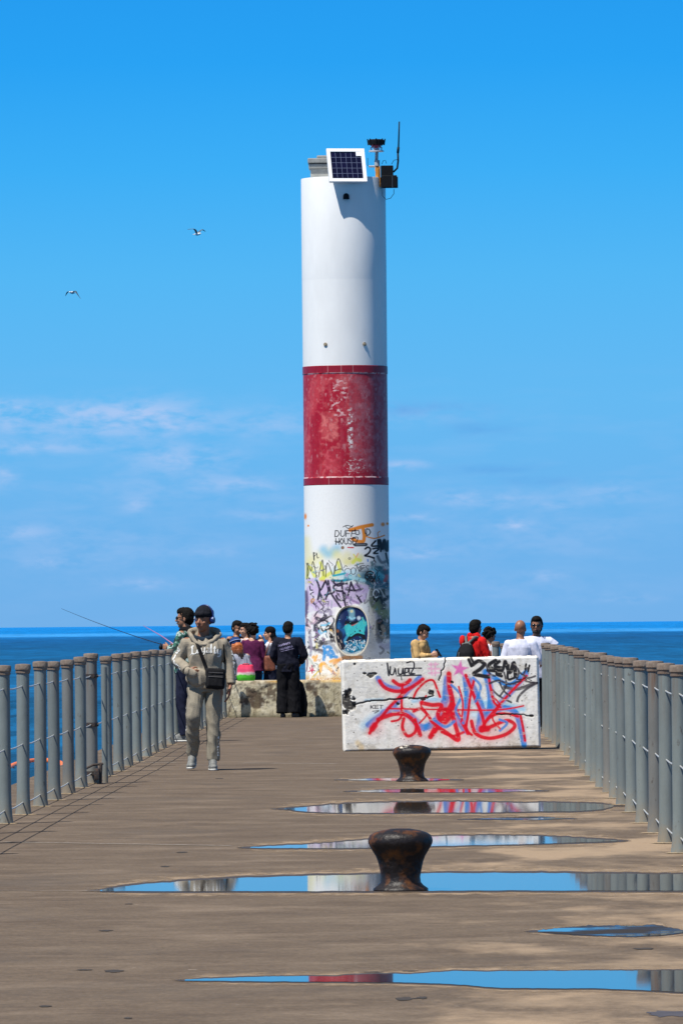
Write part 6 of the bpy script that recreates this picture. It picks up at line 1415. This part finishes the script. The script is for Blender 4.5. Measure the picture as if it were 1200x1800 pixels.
# melon coloured bag beside / behind her on the plinth
mb_ = P(432.5, 1207.5, 113.95)
m, t, bb = nmat('melon_cloth'); tcn = t.nodes.new('ShaderNodeTexCoord'); sp2_ = t.nodes.new('ShaderNodeSeparateXYZ'); t.links.new(tcn.outputs['Object'], sp2_.inputs[0]); r_ = t.nodes.new('ShaderNodeValToRGB')
n = t.nodes.new('ShaderNodeTexNoise'); n.inputs['Scale'].default_value = 12; t.links.new(tcn.outputs['Object'], n.inputs['Vector'])
ad = t.nodes.new('ShaderNodeMath'); ad.operation = 'MULTIPLY_ADD'; ad.inputs[1].default_value = .05; t.links.new(n.outputs[0], ad.inputs[0]); t.links.new(sp2_.outputs[2], ad.inputs[2])
mr_ = t.nodes.new('ShaderNodeMapRange'); mr_.inputs[1].default_value = .02; mr_.inputs[2].default_value = .30; t.links.new(ad.outputs[0], mr_.inputs[0]); t.links.new(mr_.outputs[0], r_.inputs[0])
st_ = [(0, (.05, .42, .02)), (.34, (.06, .45, .02)), (.40, (.62, .62, .50)), (.48, (.65, .45, .50)), (.58, (.70, .06, .17)), (1, (.65, .02, .07))]
r_.color_ramp.elements[0].color = st_[0][1] + (1,); r_.color_ramp.elements[1].color = st_[-1][1] + (1,)
for pp, cc in st_[1:-1]: el_ = r_.color_ramp.elements.new(pp); el_.color = cc + (1,)
t.links.new(r_.outputs[0], bb.inputs['Base Color']); bb.inputs['Roughness'].default_value = .8
tb_ = empty('tote_bag', (mb_.x, 113.98, .62), 'pink, white and green melon-coloured soft bag on the plinth edge', 'bag')
b = MB(); b.loft([(0, 0, 0, .145, .075), (0, 0, .05, .158, .09), (0, 0, .13, .152, .09), (-.01, 0, .20, .140, .08), (-.005, 0, .255, .128, .06), (0, 0, .275, .105, .04)]); link('bag_body', remesh(b, .009, 2, None, fold=(.008, 9, 2)), m, tb_, True)
b = MB(); b.tube([(-.06, -.03, .26), (-.045, -.04, .285), (.045, -.04, .285), (.06, -.03, .26)], .009, 8); b.build('handle', mat('melon_handle', (.5, .03, .07)), tb_, True)
# little child whose leg dangles in front of the plinth, mostly hidden by the walker
loc = P(395, 1203, 114.0)
ch = person('small child sitting on the plinth edge with dangling legs, half hidden by the walker', (loc.x - .03, 114.05, .63 - .81 * .62), -20, 1.755 * .62, SK_L,
    pose=dict(pel=(0, .02, .90), ha=(-.09, 0, .88), ka=(-.12, -.38, .88), aa=(-.12, -.40, .44), ta=(-.13, -.52, .40), hb=(.09, 0, .88), kb=(.12, -.38, .88), ab=(.14, -.42, .36), tb=(.15, -.54, .32), head=(0, -.03, 1.62), wa=(-.12, -.3, 1.0), wb=(.12, -.3, 1.0)),
    top=dict(mat=NAVY, d=.02), bottom=dict(mat=fab('print_leggings', (.05, .04, .09), .9), d=.012, r=(.09, .07, .055), len=.8), hair='short', shoes='pale')
# black rucksack leaning against the plinth
rb = P(531, 1262, 113.4); rk = empty('rucksack', (rb.x - .005, 113.42, 0), 'black rucksack leaning on the plinth beside the man in black', 'rucksack')
b = MB(); b.loft([(0, 0, .01, .085, .09), (0, 0, .2, .10, .10), (-.01, .02, .40, .085, .085), (-.03, .04, .58, .05, .05), (-.04, .05, .62, .02, .02)]); link('bag_body', remesh(b, .011, 2, None, fold=(.010, 9, 3)), BLKC, rk, True)
b = MB(); b.tube([(-.02, -.06, .55), (.04, -.10, .42), (.05, -.11, .22), (.03, -.09, .08)], .012, 8); b.build('strap', BLKC, rk, True)

# ---- group behind the block -----------------------------------------------------
TAN = fab('tan_jacket', (.52, .34, .145), .10)
loc, H = stand(738, 108.0, 1096.5)
tn = person('young man in tan jacket looking down at his phone behind the graffiti block', loc, 62, H, SK_L, pose=dict(ea=(-.20, -.06, 1.16), wa=(-.06, -.25, 1.18), eb=(.22, -.06, 1.14), wb=(.08, -.25, 1.16), head=(0, -.07, 1.615), neck=(0, -.02, 1.455)), top=dict(mat=TAN, d=.038, name='jacket', t0=.0, fold=.014),
    bottom=dict(mat=BLKT, d=.02), hair='short', hy=8, hp=28, arms_top=(.072, .064, .046), handa=((.3, -.9, .3), (0, 0, 1), (1, 0, 0), .55), handb=((-.3, -.9, .3), (0, 0, 1), (-1, 0, 0), .55))
b = MB(); b.ell((0, .01, 1.455), (.085, .085, .03)); tn['part']('collar', b, fab('denim_collar', (.05, .11, .22)))
v = Matrix.Rotation(math.radians(62), 3, 'Z') @ (Vector((.02, -.37, 1.225)) * tn['s']); ph = empty('phone', (loc[0] + v.x, loc[1] + v.y, v.z), 'dark mobile phone held by the young man in tan', 'phone')
b = MB(); b.box((0, 0, 0), (.075, .010, .15), Euler((math.radians(-35), 0, math.radians(62))), .004); b.build('phone_body', BLKM, ph)
b = MB(); b.box((-.0035, .0015, .0045), (.066, .003, .138), Euler((math.radians(-35), 0, math.radians(62)))); b.build('screen', GLS, ph)
RED = fab('red_jacket', (.55, .012, .012), .1)
loc, H = stand(833, 104.5, 1089.5)
rd_ = person('man in red jacket with rucksack, back turned, behind the graffiti block', loc, 150, H, SK_D, pose=dict(head=(-.02, -.03, 1.63), ea=(-.23, -.04, 1.13), wa=(-.2, -.2, 1.0), eb=(.23, -.04, 1.13), wb=(.2, -.2, 1.0)), top=dict(mat=RED, d=.035, name='jacket', extra=[('cone', (-.09, .02, 1.47), .045, (.09, .02, 1.47), .045), ('cone', (-.07, .02, 1.50), .04, (.07, .02, 1.50), .04)]),
    bottom=dict(mat=NAVY, d=.02), hair='short', hy=-15, arms_top=(.074, .066, .048))
q_ = P(814, 1150, 104.2); bp_ = empty('rucksack', (loc[0], loc[1], 0), 'grey and black rucksack worn by the man in red', 'rucksack')
S2 = Matrix.Rotation(math.radians(150), 4, 'Z') @ Matrix.Scale(rd_['s'], 4)
b = MB(); b.loft([(.05, .23, .92, .15, .09), (.05, .24, 1.05, .165, .11), (.04, .23, 1.2, .155, .10), (.03, .20, 1.32, .11, .07), (.03, .19, 1.36, .06, .04)]); link('bag_body', remesh(b, .010, 2, S2, fold=(.007, 9, 3)), BLKC, bp_, True)
b = MB()
b.limb([(.03, .20, 1.33), (.09, .12, 1.46), (.12, -.06, 1.44)], [.022, .026, .02]); b.limb([(.03, .20, 1.33), (-.09, .12, 1.46), (-.12, -.06, 1.44)], [.022, .026, .02]); b.limb([(-.04, .21, 1.33), (.1, .2, 1.34)], [.025, .025]); b.limb([(.10, .345, 1.2), (.11, .34, .98)], [.012, .012])
link('strap', remesh(b, .009, 1, S2), fab('strap_grey', (.12, .13, .13)), bp_, True)
b = MB(); b.ell((.14, .15, 1.40), (.055, .06, .095)); b.cone((.14, .15, 1.44), .045, (.13, .12, 1.34), .05); rd_['part']('hood', b, RED, fold=(.008, 12, 2))
loc, H = stand(857, 105.6, 1103.5)
cu = person('shorter person with curly dark hair and white and blue top, beside the man in red', loc, 120, H, SK_D, top=dict(mat=WTS, d=.022, name='top'), bottom=dict(mat=NAVY), hair='curly', hy=0, hp=22, pose=dict(head=(0, -.05, 1.62)))
b = MB(); b.ell((.02, .10, 1.25), (.06, .05, .16)); cu['part']('blue_panel', b, fab('blue_panel', (.03, .10, .28)))
loc, H = stand(914.5, 94.3, 1089.8)
LAV = fab('white_shirt_lavender', (.60, .62, .76), .04)
ba = person('bald man in white shirt with his back turned, behind the graffiti block', loc, 165, H, SK_D, pose=dict(ea=(-.27, -.02, 1.15), wa=(-.26, -.22, 1.1), eb=(.25, .02, 1.14), wb=(.22, -.14, .98), sa=(-.19, 0, 1.39), sb=(.19, 0, 1.39)), top=dict(mat=LAV, d=.034, name='shirt', t0=-.15, fold=.007), bottom=dict(mat=BLKT, d=.02), hair='none', arms_top=(.078, .070, .05))
loc, H = stand(943, 95.4, 1083.8)
sg = person('man in sunglasses and white shirt with dark hair and beard, leaning by the right rail', loc, 8, H, SK_D, pose=dict(sa=(-.19, .0, 1.39), sb=(.19, .0, 1.38), eb=(.30, -.02, 1.27), wb=(.16, -.18, 1.18), ea=(-.24, -.02, 1.15), wa=(-.14, -.22, 1.12)),
    top=dict(mat=LAV, d=.034, name='shirt', t0=-.22, fold=.007), bottom=dict(mat=BLKT, d=.02, r=(.105, .085, .075)), hair='short', hy=-14, sleeve=.42, arms_top=(.08, .072, .05))
glasses(sg)
b = MB(); hd = sg['hd']; b.ell(hd(0, -.030, -.085), (.060, .062, .038), sg['HR']); b.ell(hd(0, .02, -.05), (.076, .05, .05), sg['HR']); sg['part']('beard', b, mat('beard_dark', (.02, .014, .012), .8, .3, 50), .006)

# ================================================================== GULLS
def gull(px_, py_, Y, label, span, up, roll):
    c = P(px_, py_, Y); e = empty('gull', c, label, 'gull', 'gulls gliding over the lake'); b = MB()
    b.cone((0, -.16, 0), .045, (0, .02, 0), .075); b.cone((0, .02, 0), .075, (0, .22, 0), .025); b.ell((0, -.21, .015), (.042, .05, .04)); b.cone((0, -.25, .01), .012, (0, -.30, 0), .004)
    for sx in (-1, 1): b.cone((0, .20, 0), .02, (sx * .05, .33, 0), .012)
    body = remesh(b, .014, 2, Matrix.Rotation(math.radians(roll), 4, 'Z')); link('body', body, mat('gull_white', (.72, .72, .72), .7, .05), e, True)
    for sx in (-1, 1):
        us = up[0] if sx < 0 else up[1]; pts = [(0, 0, 0), (sx * span * .22, -.05, us[0] * .22), (sx * span * .5, .02, us[1])]
        V = []; F = []; n = 12
        for k in range(n + 1):
            t = k / n; x = sx * span * .5 * t; z = (us[0] * math.sin(min(1, t / .5) * PI / 2) * (1 - max(0, (t - .5) / .5)) + us[1] * max(0, (t - .5) / .5)); ch_ = .17 * (1 - t ** 2.2) + .015; y0 = -.06 - .09 * math.sin(t * PI) + .12 * t ** 2
            for yy, zz in ((y0, z), (y0 + ch_ * .4, z + .016), (y0 + ch_, z - .002), (y0 + ch_ * .4, z - .006)): V.append((x, yy, zz))
        for k in range(n):
            for j in range(4): F.append((k * 4 + j, k * 4 + (j + 1) % 4, k * 4 + 4 + (j + 1) % 4, k * 4 + 4 + j))
        F.append((n * 4 + 3, n * 4 + 2, n * 4 + 1, n * 4)); b = MB(); b.add(V, F); me = b.mesh(); me.transform(Matrix.Rotation(math.radians(roll), 4, 'Z')); link('wing', me, mat('gull_grey', (.10, .11, .12) if sx < 0 else (.10, .11, .12), .7, .2), e, True)
gull(347, 411, 300, 'gull higher up with one wing raised, nearer the tower', .95, ((.22, .20), (.20, .12)), 35)
gull(127, 514, 330, 'gull lower down with drooping wings, near the left edge', .9, ((.05, -.16), (.07, -.32)), -30)
